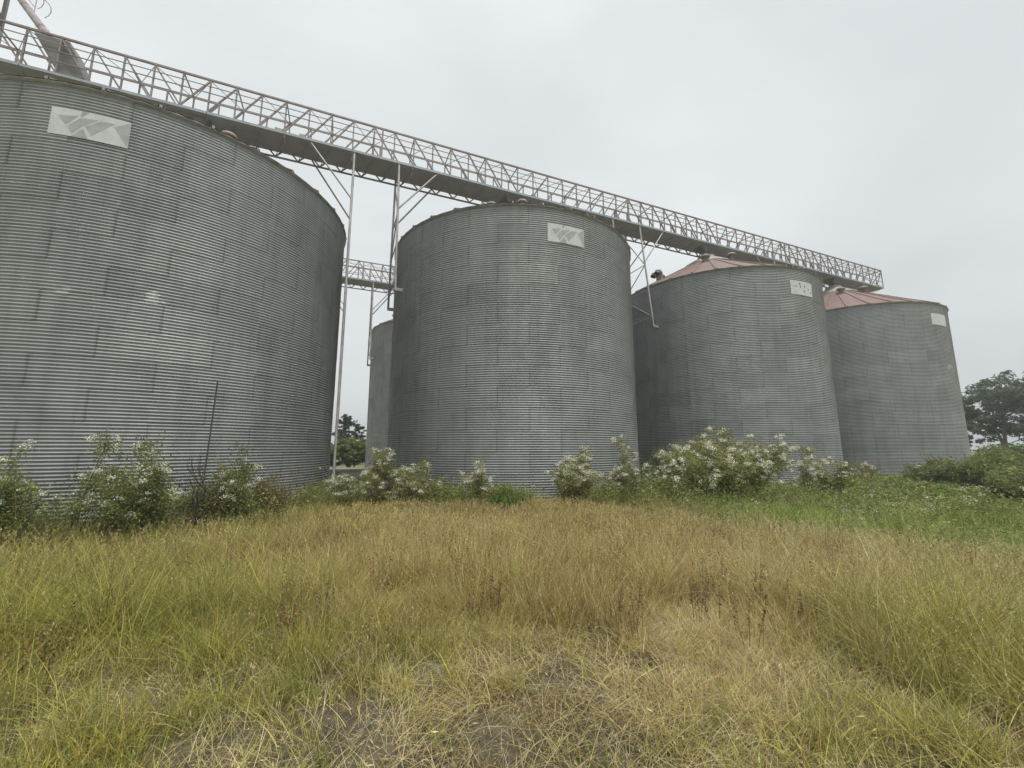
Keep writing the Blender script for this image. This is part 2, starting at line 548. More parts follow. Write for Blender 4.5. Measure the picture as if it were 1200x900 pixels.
SLAB = lathe_mesh('base_slab', [(SR + 0.28, -0.75), (SR + 0.28, -0.06), (SR + 0.22, -0.03), (SR - 0.4, -0.02)], 64, False)
SLAB.materials.append(M_CONC)
CLIP = box_mesh('eave_clip', 0.12, 0.08, 0.10); CLIP.materials.append(M_EAVE)
def vent_mesh():
    bm = bmesh.new()
    prof = [(0.26, -0.25), (0.26, 0.32), (0.44, 0.34), (0.46, 0.42), (0.40, 0.56), (0.24, 0.66), (0.0, 0.70)]
    return lathe_mesh('roof_vent', prof, 14)
VENT = vent_mesh(); VENT.materials.append(M_VENT)
HOOD = None
def gooseneck_mesh():
    path = [(0, 0, -0.2), (0, 0, 0.35), (0.06, 0, 0.58), (0.25, 0, 0.72), (0.46, 0, 0.66), (0.56, 0, 0.44)]
    V, Q = tube(path, [0.2, 0.2, 0.22, 0.24, 0.27, 0.30], 12)
    return np_mesh('roof_vent', V, [Q], True)
GOOSE = gooseneck_mesh(); GOOSE.materials.append(M_VENT)

def roof_z(r): return RZ0 + (RZ1 - RZ0) * (RR0 - r) / (RR0 - RR1)

def build_silo(center, label, idx, phase=0.0):
    root = empty('grain_silo', (center[0], center[1], 0), 0, label, 'grain silo', 'corrugated grain silos in rows')
    da = 2 * math.pi / NS
    for k in range(RINGS):
        for j in range(NS):
            M = Matrix.Rotation(RAD(phase) + da * (j + 0.5 * (k % 2)), 4, 'Z')
            M.translation = (0, 0, k * RH)
            o = link('wall_sheet', SHEET, None, root, M)
            sc_ = 1.0 + (0.0006 if k % 2 else 0.0)
    link('base_slab', SLAB, None, root)
    link('eave_ring', EAVE, None, root)
    for j in range(NR):
        M = Matrix.Rotation(2 * math.pi * (j + 0.5) / NR, 4, 'Z')
        link('roof_panel', ROOFP, None, root, M)
        a = 2 * math.pi * j / NR
        C = Matrix.Rotation(a, 4, 'Z')
        C.translation = ((SR + 0.05) * math.cos(a), (SR + 0.05) * math.sin(a), SH + 0.10)
        link('eave_clip', CLIP, None, root, C)
    link('roof_cap', CAP, None, root)
    # vents: mushroom and gooseneck
    for (ad, r, kind) in [(-158, 4.6, 'g'), (-170, 4.2, 'g'), (-178, 3.7, 'v'), (-118, 2.6, 'v'), (-78, 2.6, 'v'), (-30, 3.6, 'v'), (-6, 4.4, 'v'), (20, 3.0, 'v'), (60, 4.0, 'g'), (110, 4.0, 'v')]:
        a = RAD(ad)
        M = Matrix.Rotation(a, 4, 'Z')
        M = M @ Matrix.Scale(0.72, 4)
        M.translation = (r * math.cos(a), r * math.sin(a), roof_z(r) + 0.06)
        link('roof_vent', GOOSE if kind == 'g' else VENT, None, root, M)
    add_sign(root, idx)
    return root

PH = -77.0 + 11.25 + 4.0
SILO_S = [-16.546, 0.0, 16.484, 32.467]
LAB = ['largest nearest corrugated steel silo at the left edge of the view',
       'corrugated steel silo second from the left, in the middle of the front row',
       'corrugated steel silo third from the left, with rusty red roof and spotted sign',
       'corrugated steel silo farthest right in the row, with rusty red roof']
silos = [build_silo(site(s, 0), LAB[i], i, PH) for i, s in enumerate(SILO_S)]
build_silo(site(0.0, -17.7), 'dark silo behind, glimpsed in the gap between the two nearest silos', 4, PH)
wall_smear(silos[0], -68.7, 6.45, 0.62, 0.26, 3)
wall_smear(silos[0], -52.9, 6.48, 0.62, 0.62, 8)
wall_smear(silos[3], -66.0, 8.0, 0.9, 0.4, 5)

# ------------------------------------------------------------------ conveyor galleries
STEP = 1.06
def build_gallery(off, s_from, s_to, label, full=True):
    """overhead conveyor gallery; local x along the row, local y away from the viewer"""
    root = empty('conveyor_gallery', site(0, off), TH, label, 'conveyor gallery', 'overhead conveyor galleries')
    ZT, ZF, HW = 19.30, 17.55, 0.75
    n0 = math.floor(s_from / STEP); n1 = math.ceil(s_to / STEP)
    xs = [k * STEP + 0.02 for k in range(n0, n1 + 1)]
    a, b = xs[0], xs[-1]
    def x_end(z):                       # right end leans: the top chord stops short of the deck
        return b
    for y in (-HW, HW):
        member('top_chord', (a, y, ZT), (b, y, ZT), 0.085, M_STEEL, root)
        member('bottom_chord', (a, y, ZF), (b, y, ZF), 0.09, M_STEEL, root)
    for z in (18.10, 18.58):
        member('handrail', (a, -HW - 0.03, z), (b, -HW - 0.03, z), 0.034, M_STEEL, root)
        if full: member('handrail', (a, HW + 0.03, z), (b, HW + 0.03, z), 0.042, M_STEEL, root)
    member('handrail', (a, -HW - 0.03, 18.93), (b, -HW - 0.03, 18.93), 0.03, M_STEEL, root)
    for i, x in enumerate(xs):
        for y in (-HW, HW):
            member('truss_post', (x, y, ZF + 0.05), (x, y, ZT + 0.06), 0.06, M_STEEL, root)
        if i % 2 == 0:
            member('top_cross_bar', (x, -HW, ZT - 0.002), (x, HW, ZT - 0.002), 0.05, M_STEEL, root)
        if i + 1 < len(xs):
            x2 = xs[i + 1]
            seg = math.floor((x + 0.5 * STEP) / 8.24)
            for y in (-HW, HW):
                if seg % 2 == 0: q = ((x, y, ZF + 0.05), (x2, y, ZT - 0.04))
                else: q = ((x, y, ZT - 0.04), (x2, y, ZF + 0.05))
                member('truss_diagonal', q[0], q[1], 0.064, M_STEEL, root)
            member('plan_brace', (x, -HW if i % 2 else HW, ZT - 0.055), (x2, HW if i % 2 else -HW, ZT - 0.055), 0.022, M_STEEL, root)
            # underslung V struts on the far side
            xm = (x + x2) / 2
            member('v_strut', (x + 0.2, HW - 0.05, ZF - 0.05), (xm, HW - 0.05, ZF - 0.42), 0.06, M_STEEL, root)
            member('v_strut', (x2 - 0.2, HW - 0.05, ZF - 0.05), (xm, HW - 0.05, ZF - 0.42), 0.06, M_STEEL, root)
            member('under_brace', (xm, HW - 0.05, ZF - 0.44), (x2, -HW + 0.2, ZF - 0.09), 0.025, M_STEEL, root)
    member('lower_chord', (a, HW - 0.05, ZF - 0.44), (b, HW - 0.05, ZF - 0.44), 0.075, M_STEEL, root)
    # paired posts where two truss lengths meet
    for k in range(-3, 5):
        x = 8.24 * k
        if k % 2 and a < x < b:
            for y in (-HW, HW):
                member('truss_post', (x + 0.2, y, ZF + 0.05), (x + 0.2, y, ZT + 0.02), 0.08, M_STEEL, root)
    # deck plates and the conveyor trough that runs on them
    x = a
    while x < b - 0.1:
        x2 = min(x + 3.18, b)
        me = box_mesh('deck_plate', x2 - x - 0.018, 2 * HW + 0.06, 0.05)
        o = link('deck_plate', me, M_DECK, root, Matrix.Translation(((x + x2) / 2, 0, ZF - 0.075)))
        me = box_mesh('edge_plate', x2 - x - 0.03, 0.03, 0.11)
        link('edge_plate', me, M_DECK, root, Matrix.Translation(((x + x2) / 2, -HW - 0.062, ZF - 0.05)))
        x = x2
    me = box_mesh('conveyor_trough', b - a - 0.2, 0.5, 0.42)
    link('conveyor_trough', me, M_DECK, root, Matrix.Translation(((a + b) / 2, 0.32, ZF + 0.17)))
    # end frame
    member('end_brace', (b, -HW, ZF), (b, HW, ZT - 0.1), 0.05, M_STEEL, root)
    member('end_brace', (b, -HW, ZT - 0.1), (b, HW, ZF), 0.05, M_STEEL, root)
    member('end_bar', (b + 0.01, -HW, ZT), (b + 0.01, HW, ZT), 0.07, M_STEEL, root)
    # discharge chutes onto the silo caps
    prof = [(-0.55, 0.55), (0.12, 0.12)]
    for s in SILO_S:
        if not (a < s < b): continue
        V = []
        for (hx, z) in ((0.75, ZF - 0.1), (0.68, ZF - 0.18), (0.2, 16.98), (0.2, 16.78)):
            for (sx, sy) in ((-1, -1), (1, -1), (1, 1), (-1, 1)):
                V.append((s + sx * hx, sy * hx * 0.75, z))
        Q = []
        for k in range(3):
            for j in range(4):
                Q.append((k * 4 + j, k * 4 + (j + 1) % 4, (k + 1) * 4 + (j + 1) % 4, (k + 1) * 4 + j))
        me = np_mesh('discharge_chute', np.array(V), [np.array(Q)], False)
        link('discharge_chute', me, M_HOP, root)
    return root
gal = build_gallery(0.0, -25.4, 38.7, 'long rusty lattice conveyor gallery running over the front row of silos')
build_gallery(-17.7, -25.4, 20.0, 'lower looking lattice gallery seen in the gap behind the front silos')

# intake chute on the first gallery (dark triangular hopper) and access hatch boxes
def chute(par):
    ZT, ZF = 19.30, 17.6
    bm = bmesh.new()
    y0, y1 = -0.60, 0.45
    pts_top = [(-22.15, ZT + 0.05), (-21.0, ZT + 0.05)]
    pr = [(-22.15, ZT + 0.05), (-21.0, ZT + 0.05), (-20.35, ZF + 0.2), (-20.7, ZF + 0.05), (-21.2, ZF + 0.12)]
    A = [bm.verts.new((x, y0, z)) for x, z in pr]
    B = [bm.verts.new((x, y1, z)) for x, z in pr]
    bm.faces.new(A); bm.faces.new(B[::-1])
    for i in range(len(pr)):
        j = (i + 1) % len(pr)
        bm.faces.new((A[j], A[i], B[i], B[j]))
    bmesh.ops.recalc_face_normals(bm, faces=bm.faces[:])
    bmesh.ops.bevel(bm, geom=bm.edges[:], offset=0.02, segments=1, affect='EDGES')
    me = bpy.data.meshes.new('intake_chute'); bm.to_mesh(me); bm.free()
    link('intake_chute', me, M_HOP, par)
    for k, x in enumerate((-13.0, -11.9, -3.2, 1.2)):
        me = box_mesh('bearing_box', 0.30, 0.22, 0.2, 0.02)
        link('bearing_box', me, M_LEG, par, Matrix.Translation((x, -0.5, ZF + 0.16)))
chute(gal)

# spout coming down from the elevator to the gallery
def local(s, off, z): return Vector(site(s, off, z))
sp = empty('grain_spout', site(-21.9, 0.3, 19.4), 0, 'sloping grain spout pipe reaching the gallery at the top left corner', 'spout')
def rel(root, p): return Vector(p) - Vector(root.location)
a_, b_ = local(-21.75, 0.35, 19.38), local(-29.4, -8.35, 29.9)
tube_obj('spout_pipe', [rel(sp, a_), rel(sp, a_.lerp(b_, 0.33)), rel(sp, a_.lerp(b_, 0.66)), rel(sp, b_)], 0.16, M_STEEL, sp, 12)
for t in (0.06, 0.12, 0.4, 0.7):
    q = a_.lerp(b_, t); dq = (b_ - a_).normalized() * 0.05
    tube_obj('pipe_flange', [rel(sp, q - dq), rel(sp, q + dq)], 0.21, M_STEEL, sp, 12)
for t in (0.3, 0.42, 0.6, 0.8):           # guard hoops of the spout ladder
    q = a_.lerp(b_, t)
    hoop = [rel(sp, q + Vector(site(0.45 * math.cos(u) + 0.25, 0.1, 0.55 * math.sin(u) + 0.35)) - Vector(site(0, 0, 0))) for u in np.linspace(-0.9, 2.4, 9)]
    tube_obj('guard_hoop', hoop, 0.018, M_STEEL, sp, 5)
for dz in (0.3, 0.75):
    tube_obj('guard_rail', [rel(sp, a_.lerp(b_, 0.27)), rel(sp, a_.lerp(b_, 0.31) + Vector((0.15, 0, dz))), rel(sp, b_ + Vector((0.15, 0, dz)))], 0.02, M_STEEL, sp, 5)

# elevator tower between the two rows (only its edge shows)
def tower():
    cs, co = -30.6, -8.8
    root = empty('elevator_tower', site(cs, co, -0.3), TH, 'lattice elevator tower rising behind the nearest silo at the top left corner', 'elevator tower')
    hw = 0.9
    for sx in (-1, 1):
        for sy in (-1, 1):
            member('tower_leg', (sx * hw, sy * hw, 0), (sx * hw, sy * hw, 34), 0.16, M_STEEL, root)
    z = 0.0
    k = 0
    while z < 33.5:
        for sy in (-1, 1):
            member('tower_bar', (-hw, sy * hw, z), (hw, sy * hw, z), 0.08, M_STEEL, root)
            member('tower_bar', (sy * hw, -hw, z), (sy * hw, hw, z), 0.08, M_STEEL, root)
            member('tower_diagonal', (-hw if k % 2 else hw, sy * hw, z), (hw if k % 2 else -hw, sy * hw, z + 2), 0.06, M_STEEL, root)
            member('tower_diagonal', (sy * hw, -hw if k % 2 else hw, z), (sy * hw, hw if k % 2 else -hw, z + 2), 0.06, M_STEEL, root)
        z += 2; k += 1
    me = box_mesh('elevator_casing', 0.5, 0.9, 33.0); link('elevator_casing', me, M_DECK, root, Matrix.Translation((-0.3, 0, 16.6)))
    for z in (31.5,):
        me = box_mesh('platform', 3.0, 2.6, 0.08); link('platform', me, M_DECK, root, Matrix.Translation((0.5, 0, z)))
        for zz in (0.55, 1.1):
            member('platform_rail', (-1.0, -1.28, z + zz), (2.0, -1.28, z + zz), 0.04, M_STEEL, root)
            member('platform_rail', (1.98, -1.28, z + zz), (1.98, 1.28, z + zz), 0.04, M_STEEL, root)
        for x in (-1.0, 0, 1.0, 1.98):
            member('platform_post', (x, -1.28, z), (x, -1.28, z + 1.1), 0.045, M_STEEL, root)
tower()

# trestles in the gaps between silos
def trestle(s_mid, off, label):
    root = empty('gallery_trestle', site(s_mid, off, 0), TH, label, 'trestle', 'steel trestles carrying the conveyor gallery')
    GZ = -0.35
    def leg_y(z, sgn): return sgn * (0.75 + 0.115 * (17.4 - z))
    for lx in (-1.15, 1.15):
        zf = GZ if (lx < 0 and s_mid < 0) else 9.9
        for sgn in (-1, 1):
            tube_obj('leg', [(lx, leg_y(17.5, sgn), 17.5), (lx, leg_y(13.5, sgn), 13.5), (lx, leg_y(zf, sgn), zf)], 0.06, M_LEG, root, 10)
            if zf > 0:
                bk = box_mesh('wall_bracket', 0.5, 0.10, 0.18, 0.02)
                link('wall_bracket', bk, M_LEG, root, Matrix.Translation((lx + (0.2 if lx > 0 else -0.2), leg_y(9.9, sgn), 9.9)))
            ox = 2.1 * (1 if lx > 0 else -1)
            tube_obj('knee_brace', [(lx, leg_y(14.6, sgn), 14.6), (lx + ox, sgn * 0.75, 17.42)], 0.047, M_LEG, root, 8)
        zz = [17.0, 14.4, 12.6, 10.6]
        for i in range(len(zz) - 1):
            z1, z2 = zz[i], zz[i + 1]
            tube_obj('cross_tie', [(lx, leg_y(z2, -1), z2), (lx, leg_y(z2, 1), z2)], 0.03, M_LEG, root, 6)
            s_ = 1 if i % 2 else -1
            tube_obj('cross_brace', [(lx, leg_y(z1, -s_), z1), (lx, leg_y(z2, s_), z2)], 0.035, M_LEG, root, 6)
trestle(-8.25, 0.0, 'steel trestle with knee braces in the gap between the two nearest silos')
trestle(8.24, 0.0, 'steel trestle in the gap left of the third silo')
trestle(24.48, 0.0, 'steel trestle in the narrow gap left of the farthest silo')
trestle(-8.25, -17.7, 'steel trestle under the rear gallery, beside the dark rear silo')

# ------------------------------------------------------------------ vegetation builders
def cards(C, U, Vv, col):
    """quads from centres C, half axes U, Vv -> V, Q, colours (diamond leaf shape)"""
    n = len(C)
    V = np.stack([C - U, C + Vv, C + U, C - Vv], 1).reshape(-1, 3)
    Q = np.arange(n * 4).reshape(n, 4)
    return V, Q, np.repeat(col, 4, 0)

def rand_dirs(r, n):
    v = r.normal(size=(n, 3))
    return v / np.linalg.norm(v, axis=1)[:, None]

def leaf_cards(r, C, size, asp, col, colvar=0.18, updroop=0.0):
    n = len(C)
    d = rand_dirs(r, n); d[:, 2] = d[:, 2] * 0.7 + updroop
    d /= np.linalg.norm(d, axis=1)[:, None]
    e = np.cross(d, rand_dirs(r, n)); e /= np.linalg.norm(e, axis=1)[:, None] + 1e-9
    s = size * r.uniform(0.6, 1.35, n)[:, None]
    k = np.clip(1 + colvar * r.normal(size=(n, 1)), 0.45, 1.7)
    hue = 1 + 0.10 * r.normal(size=(n, 3))
    return cards(C, d * s, e * s * asp, np.clip(np.asarray(col) * k * hue, 0.01, 0.9))

def join(parts):
    V = []; F = []; C = []; b = 0
    for v, q, c in parts:
        V.append(v); F.append(q + b); C.append(c); b += len(v)
    return np.concatenate(V), np.concatenate(F), np.concatenate(C)

def shrub(name, loc, height, halfw, label, cat='shrub', seed=0, leaf=(0.085, 0.105, 0.04), flower=0.5, dens=1.0, leafsize=0.035, stems=7, spread=1.0, lean=(0, 0), group='shrubs along the silo bases', stem_mat=None, flower_col=(0.84, 0.82, 0.68), base_open=0.12, dist=16):
    r = np.random.default_rng(seed + 500)
    if dist < 25: halfw *= 1.22; stems = int(stems * 1.35) + 1
    z0 = float(ground_z(loc[0], loc[1])) - 0.04
    root = empty(name, (loc[0], loc[1], z0), 0, label, cat, group)
    H = height - z0
    LV = []; FV = []
    tips = []
    for k in range(stems):
        ang = r.uniform(0, 2 * math.pi)
        rad = halfw * spread * math.sqrt(r.uniform(0.05, 1.0)) * 1.1
        hh = H * (1 - 0.42 * (rad / (1.1 * halfw + 1e-6)) ** 2) * r.uniform(0.5, 1.08)
        if k == 0: rad *= 0.3; hh = H * 0.97
        tip = np.array([rad * math.cos(ang) + lean[0], rad * math.sin(ang) * 0.8 + lean[1], hh])
        mid = tip * [0.45, 0.45, 0.55] + r.normal(0, 0.05, 3)
        b0 = np.array([r.normal(0, 0.06), r.normal(0, 0.06), 0])
        path = [b0, (b0 + mid) / 2 + r.normal(0, 0.03, 3), mid, (mid + tip) / 2 + r.normal(0, 0.05, 3), tip]
        tube_obj('stem', path, [0.020, 0.016, 0.013, 0.009, 0.004], stem_mat or M_STEM, root, 5)
        # side twigs -> leaf sprays and flower panicles
        nt_ = max(5, int(13 * dens))
        P = np.array(path)
        for q in range(nt_):
            t = r.uniform(base_open, 1.0)
            i = min(int(t * 4), 3); f_ = t * 4 - i
            bp = P[i] * (1 - f_) + P[i + 1] * f_
            d = r.normal(size=3); d[2] = abs(d[2]) * 0.7 + 0.25; d /= np.linalg.norm(d)
            ln = (0.16 + 0.17 * halfw) * r.uniform(0.45, 1.75)
            tp = bp + d * ln
            if q % 2 == 0: tube_obj('twig', [bp, (bp + tp) / 2 + r.normal(0, 0.015, 3), tp], [0.006, 0.004, 0.002], stem_mat or M_STEM, root, 4)
            nl = int(90 * dens)
            u = r.uniform(0.1, 1.05, nl)[:, None]
            c0 = bp + (tp - bp) * u + r.normal(0, 0.075 + 0.03 * halfw, (nl, 3))
            tone = r.uniform(0.75, 1.3)
            LV.append(leaf_cards(r, c0, leafsize * 1.05, 0.36, np.array(leaf) * [2.25, 2.05, 1.75] * tone, 0.22, 0.2))
            if flower > 0 and t > 0.45 and r.uniform() < flower * 0.75:
                for _ in range(3):
                    fc = tp + r.normal(0, 0.06, 3) + [0, 0, 0.03]
                    nf = 30
                    v = r.normal(size=(nf, 3)) * [0.05, 0.05, 0.028]
                    FV.append(leaf_cards(r, fc + v, 0.0165 if dist < 19 else 0.023, 0.8, np.array(flower_col), 0.15))
    V, Q, C = join(LV)
    o = link('leaves', np_mesh('leaves', V, [Q], False, C), M_VEG, root); o['kind'] = 'stuff'
    if FV:
        V, Q, C = join(FV)
        o = link('flower_heads', np_mesh('flower_heads', V, [Q], False, C), M_FLOWER, root); o['kind'] = 'stuff'
    return root

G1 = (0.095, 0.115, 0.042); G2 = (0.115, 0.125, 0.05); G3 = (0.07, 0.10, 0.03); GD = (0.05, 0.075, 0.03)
shrub('flowering_shrub', (-12.05, 10.0), 1.90, 0.62, 'flowering shrub cut by the left edge of the view, before the nearest silo', seed=1, leaf=G1, flower=0.35, stems=7, dens=0.9)
shrub('flowering_shrub', (-10.75, 10.5), 2.40, 0.42, 'tall thin leaning stalk with white flower tops at the far left', seed=2, leaf=G1, flower=0.55, stems=3, dens=0.75, lean=(0.35, 0.1), base_open=0.5)
shrub('flowering_shrub', (-9.75, 11.1), 2.10, 0.95, 'wide green flowering shrub before the nearest silo, left of the dead stem', seed=3, leaf=G1, flower=0.45, stems=11, dens=1.0)
shrub('flowering_shrub', (-8.35, 12.85), 2.05, 0.52, 'green shrub right of the thin dark rod', seed=4, leaf=G1, flower=0.2, stems=7, dens=0.9)
shrub('dry_shrub', (-7.95, 14.0), 1.05, 0.75, 'brown drying shrub at the right foot of the nearest silo', seed=5, leaf=(0.10, 0.088, 0.045), flower=0.05, stems=11, dens=0.7, leafsize=0.03)
shrub('flowering_shrub', (-6.55, 16.3), 1.00, 0.55, 'low shrub with pale flower heads below the gap between the nearest silos', seed=6, leaf=G1, flower=0.8, stems=7, dens=0.8)
shrub('flowering_shrub', (-5.15, 16.5), 1.80, 0.62, 'upright white flowering shrub at the left foot of the second silo', seed=7, leaf=G2, flower=0.7, stems=9, dens=0.95)
shrub('flowering_shrub', (-3.45, 16.3), 1.35, 0.68, 'white flowering shrub, third from the gap, before the second silo', seed=8, leaf=G2, flower=0.75, stems=8, dens=0.9)
shrub('flowering_shrub', (-1.23, 15.9), 1.50, 0.48, 'small airy flowering shrub alone before the middle of the second silo', seed=9, leaf=G2, flower=0.6, stems=5, dens=0.7, base_open=0.4)
shrub('green_bush', (-0.1, 15.7), 0.55, 0.62, 'low bright green bush without flowers before the second silo', cat='bush', seed=10, leaf=(0.085, 0.135, 0.035), flower=0.0, stems=9, dens=0.9)
shrub('flowering_shrub', (2.35, 15.6), 2.00, 0.85, 'dense white flowering shrub before the right half of the second silo', seed=11, leaf=G2, flower=0.8, stems=11, dens=1.0)
shrub('flowering_shrub', (4.55, 17.6), 2.35, 0.85, 'tall open white flowering shrub at the right edge of the second silo', seed=12, leaf=G2, flower=0.75, stems=9, dens=0.75, base_open=0.45)
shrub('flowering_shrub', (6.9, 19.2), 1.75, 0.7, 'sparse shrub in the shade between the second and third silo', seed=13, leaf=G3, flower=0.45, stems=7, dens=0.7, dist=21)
shrub('flowering_shrub', (8.35, 16.2), 2.58, 1.85, 'largest flowering shrub, a broad mound before the third silo', seed=14, leaf=(0.115, 0.13, 0.05), flower=0.8, stems=30, dens=1.35, dist=21, leafsize=0.04)
shrub('flowering_shrub', (13.4, 19.2), 2.00, 0.85, 'thin tall flowering shrub before the right part of the third silo', seed=15, leaf=G2, flower=0.5, stems=6, dens=0.7, dist=25, base_open=0.45)
shrub('flowering_shrub', (15.6, 20.2), 1.45, 1.1, 'low flowering shrub between the third and the farthest silo', seed=16, leaf=G2, flower=0.5, stems=9, dens=0.8, dist=27, leafsize=0.045)
shrub('flowering_shrub', (21.9, 26.0), 0.95, 0.9, 'small flowering shrub at the left foot of the farthest silo', seed=17, leaf=G2, flower=0.4, stems=7, dens=0.8, dist=30, leafsize=0.045)
shrub('green_bush', (25.2, 24.6), 1.1, 1.7, 'rounded olive bush at the right foot of the farthest silo', cat='bush', seed=18, leaf=(0.10, 0.125, 0.055), flower=0.15, stems=18, dens=1.2, dist=34, leafsize=0.06)
shrub('green_bush', (23.2, 20.2), 1.5, 1.9, 'dark green bush at the right edge of the view, below the trees', cat='bush', seed=19, leaf=(0.095, 0.125, 0.05), flower=0.0, stems=20, dens=1.2, dist=32, leafsize=0.065)
shrub('green_bush', (19.6, 15.9), 1.1, 1.4, 'dark leafy bush nearest the right edge of the view', cat='bush', seed=20, leaf=(0.10, 0.125, 0.052), flower=0.0, stems=18, dens=1.1, dist=28, leafsize=0.06)
shrub('dry_shrub', (-12.6, 10.4), 0.75, 0.6, 'low brown dry weeds at the far left foot of the nearest silo', seed=31, leaf=(0.095, 0.08, 0.042), flower=0.0, stems=9, dens=0.6)
shrub('dry_shrub', (-8.9, 12.5), 1.0, 0.6, 'brown dry shrub behind the dead stem and the thin rod', seed=32, leaf=(0.085, 0.078, 0.04), flower=0.0, stems=9, dens=0.8)
shrub('green_bush', (-10.1, 11.6), 0.95, 0.6, 'low dark green bush at the foot of the wide flowering shrub', cat='bush', seed=33, leaf=(0.06, 0.075, 0.03), flower=0.0, stems=9, dens=0.8)
shrub('flowering_shrub', (-4.3, 16.6), 1.05, 0.5, 'low flowering shrub between the two white shrubs left of the second silo centre', seed=34, leaf=G2, flower=0.5, stems=7, dens=0.8)
shrub('green_bush', (31.5, 26.5), 2.0, 2.4, 'tall bush behind the right edge bushes', cat='bush', seed=21, leaf=(0.085, 0.115, 0.05), flower=0.0, stems=22, dens=1.2, dist=40, leafsize=0.08)

# dead bare shrub and the thin rod beside it
def dead_shrub():
    loc = (-8.95, 11.9)
    z0 = float(ground_z(*loc)) - 0.03
    root = empty('dead_shrub', (*loc, z0), 0, 'bare blackened dead shrub standing beside the thin dark rod', 'dead shrub')
    r = np.random.default_rng(77)
    def br(p, d, ln, rad, lev):
        n = 4
        path = [p]
        for k in range(n):
            d = d + r.normal(0, 0.14, 3); d[2] += 0.05; d = d / np.linalg.norm(d)
            path.append(path[-1] + d * ln / n)
        tube_obj('branch', path, list(np.linspace(rad, rad * 0.55, n + 1)), M_DEAD, root, 6)
        if lev < 3:
            for k in range(2 + (lev > 0)):
                i = r.integers(2, n + 1)
                nd = d + r.normal(0, 0.55, 3); nd[2] = abs(nd[2]) * 0.6 + 0.25
                br(path[i], nd / np.linalg.norm(nd), ln * r.uniform(0.5, 0.75), rad * 0.55, lev + 1)
    for k in range(3):
        br(np.array([r.normal(0, 0.08), r.normal(0, 0.08), 0.0]), np.array([r.normal(0.05, 0.2), r.normal(0, 0.2), 1.0]), 1.25, 0.03, 0)
dead_shrub()
def rod():
    root = empty('thin_rod', (-9.42, 12.75, -0.3), 0, 'thin dark upright rod with hooked top leaning before the nearest silo', 'rod')
    b = Vector((-9.40, 12.75, -0.3)); t = Vector((-9.335, 12.87, 4.08))
    tube_obj('rod_shaft', [b - root.location, b.lerp(t, 0.5) - root.location + Vector((0.01, 0, 0)), t - root.location], 0.024, M_DEAD, root, 6)
    tube_obj('hook', [t - root.location + Vector(v) for v in ((0, 0, -0.02), (-0.01, -0.02, 0.03), (-0.05, -0.03, 0.05), (-0.10, -0.04, 0.03))], 0.018, M_DEAD, root, 6)
rod()
def dark_post():
    loc = (6.55, 20.9)
    root = empty('short_post', (*loc, -0.35), 0, 'short dark post in the shade between the second and third silo', 'post')
    me = box_mesh('post_shaft', 0.16, 0.16, 1.2, 0.015, 0.0); link('post_shaft', me, M_DEAD, root)
    me = box_mesh('post_cap', 0.22, 0.22, 0.06, 0.01, 1.2); link('post_cap', me, M_DEAD, root)
dark_post()
def small_shed():
    x, y = -11.6, 29.6
    root = empty('small_shed', (x, y, -0.3), RAD(8), 'small low white walled shed with dark flat roof in the gap between silos', 'shed')
    mw_ = mat('whitewashed_wall', (0.55, 0.54, 0.52), 0.85)
    g = NG(mw_); g.set('Base Color', g.ramp(g.noise(3, 5, 0.6, 'Object'), [(0.3, (0.42, 0.41, 0.39)), (0.7, (0.62, 0.61, 0.59))]))
    link('wall', box_mesh('wall', 2.2, 1.6, 0.72, 0.0, 0.0), mw_, root)
    link('roof', box_mesh('roof', 2.5, 1.9, 0.14, 0.02, 0.74), M_HOP, root)
    link('door', box_mesh('door', 0.6, 0.05, 0.6, 0.0, 0.02), M_HOP, root, Matrix.Translation((-0.6, -0.81, 0)))
small_shed()

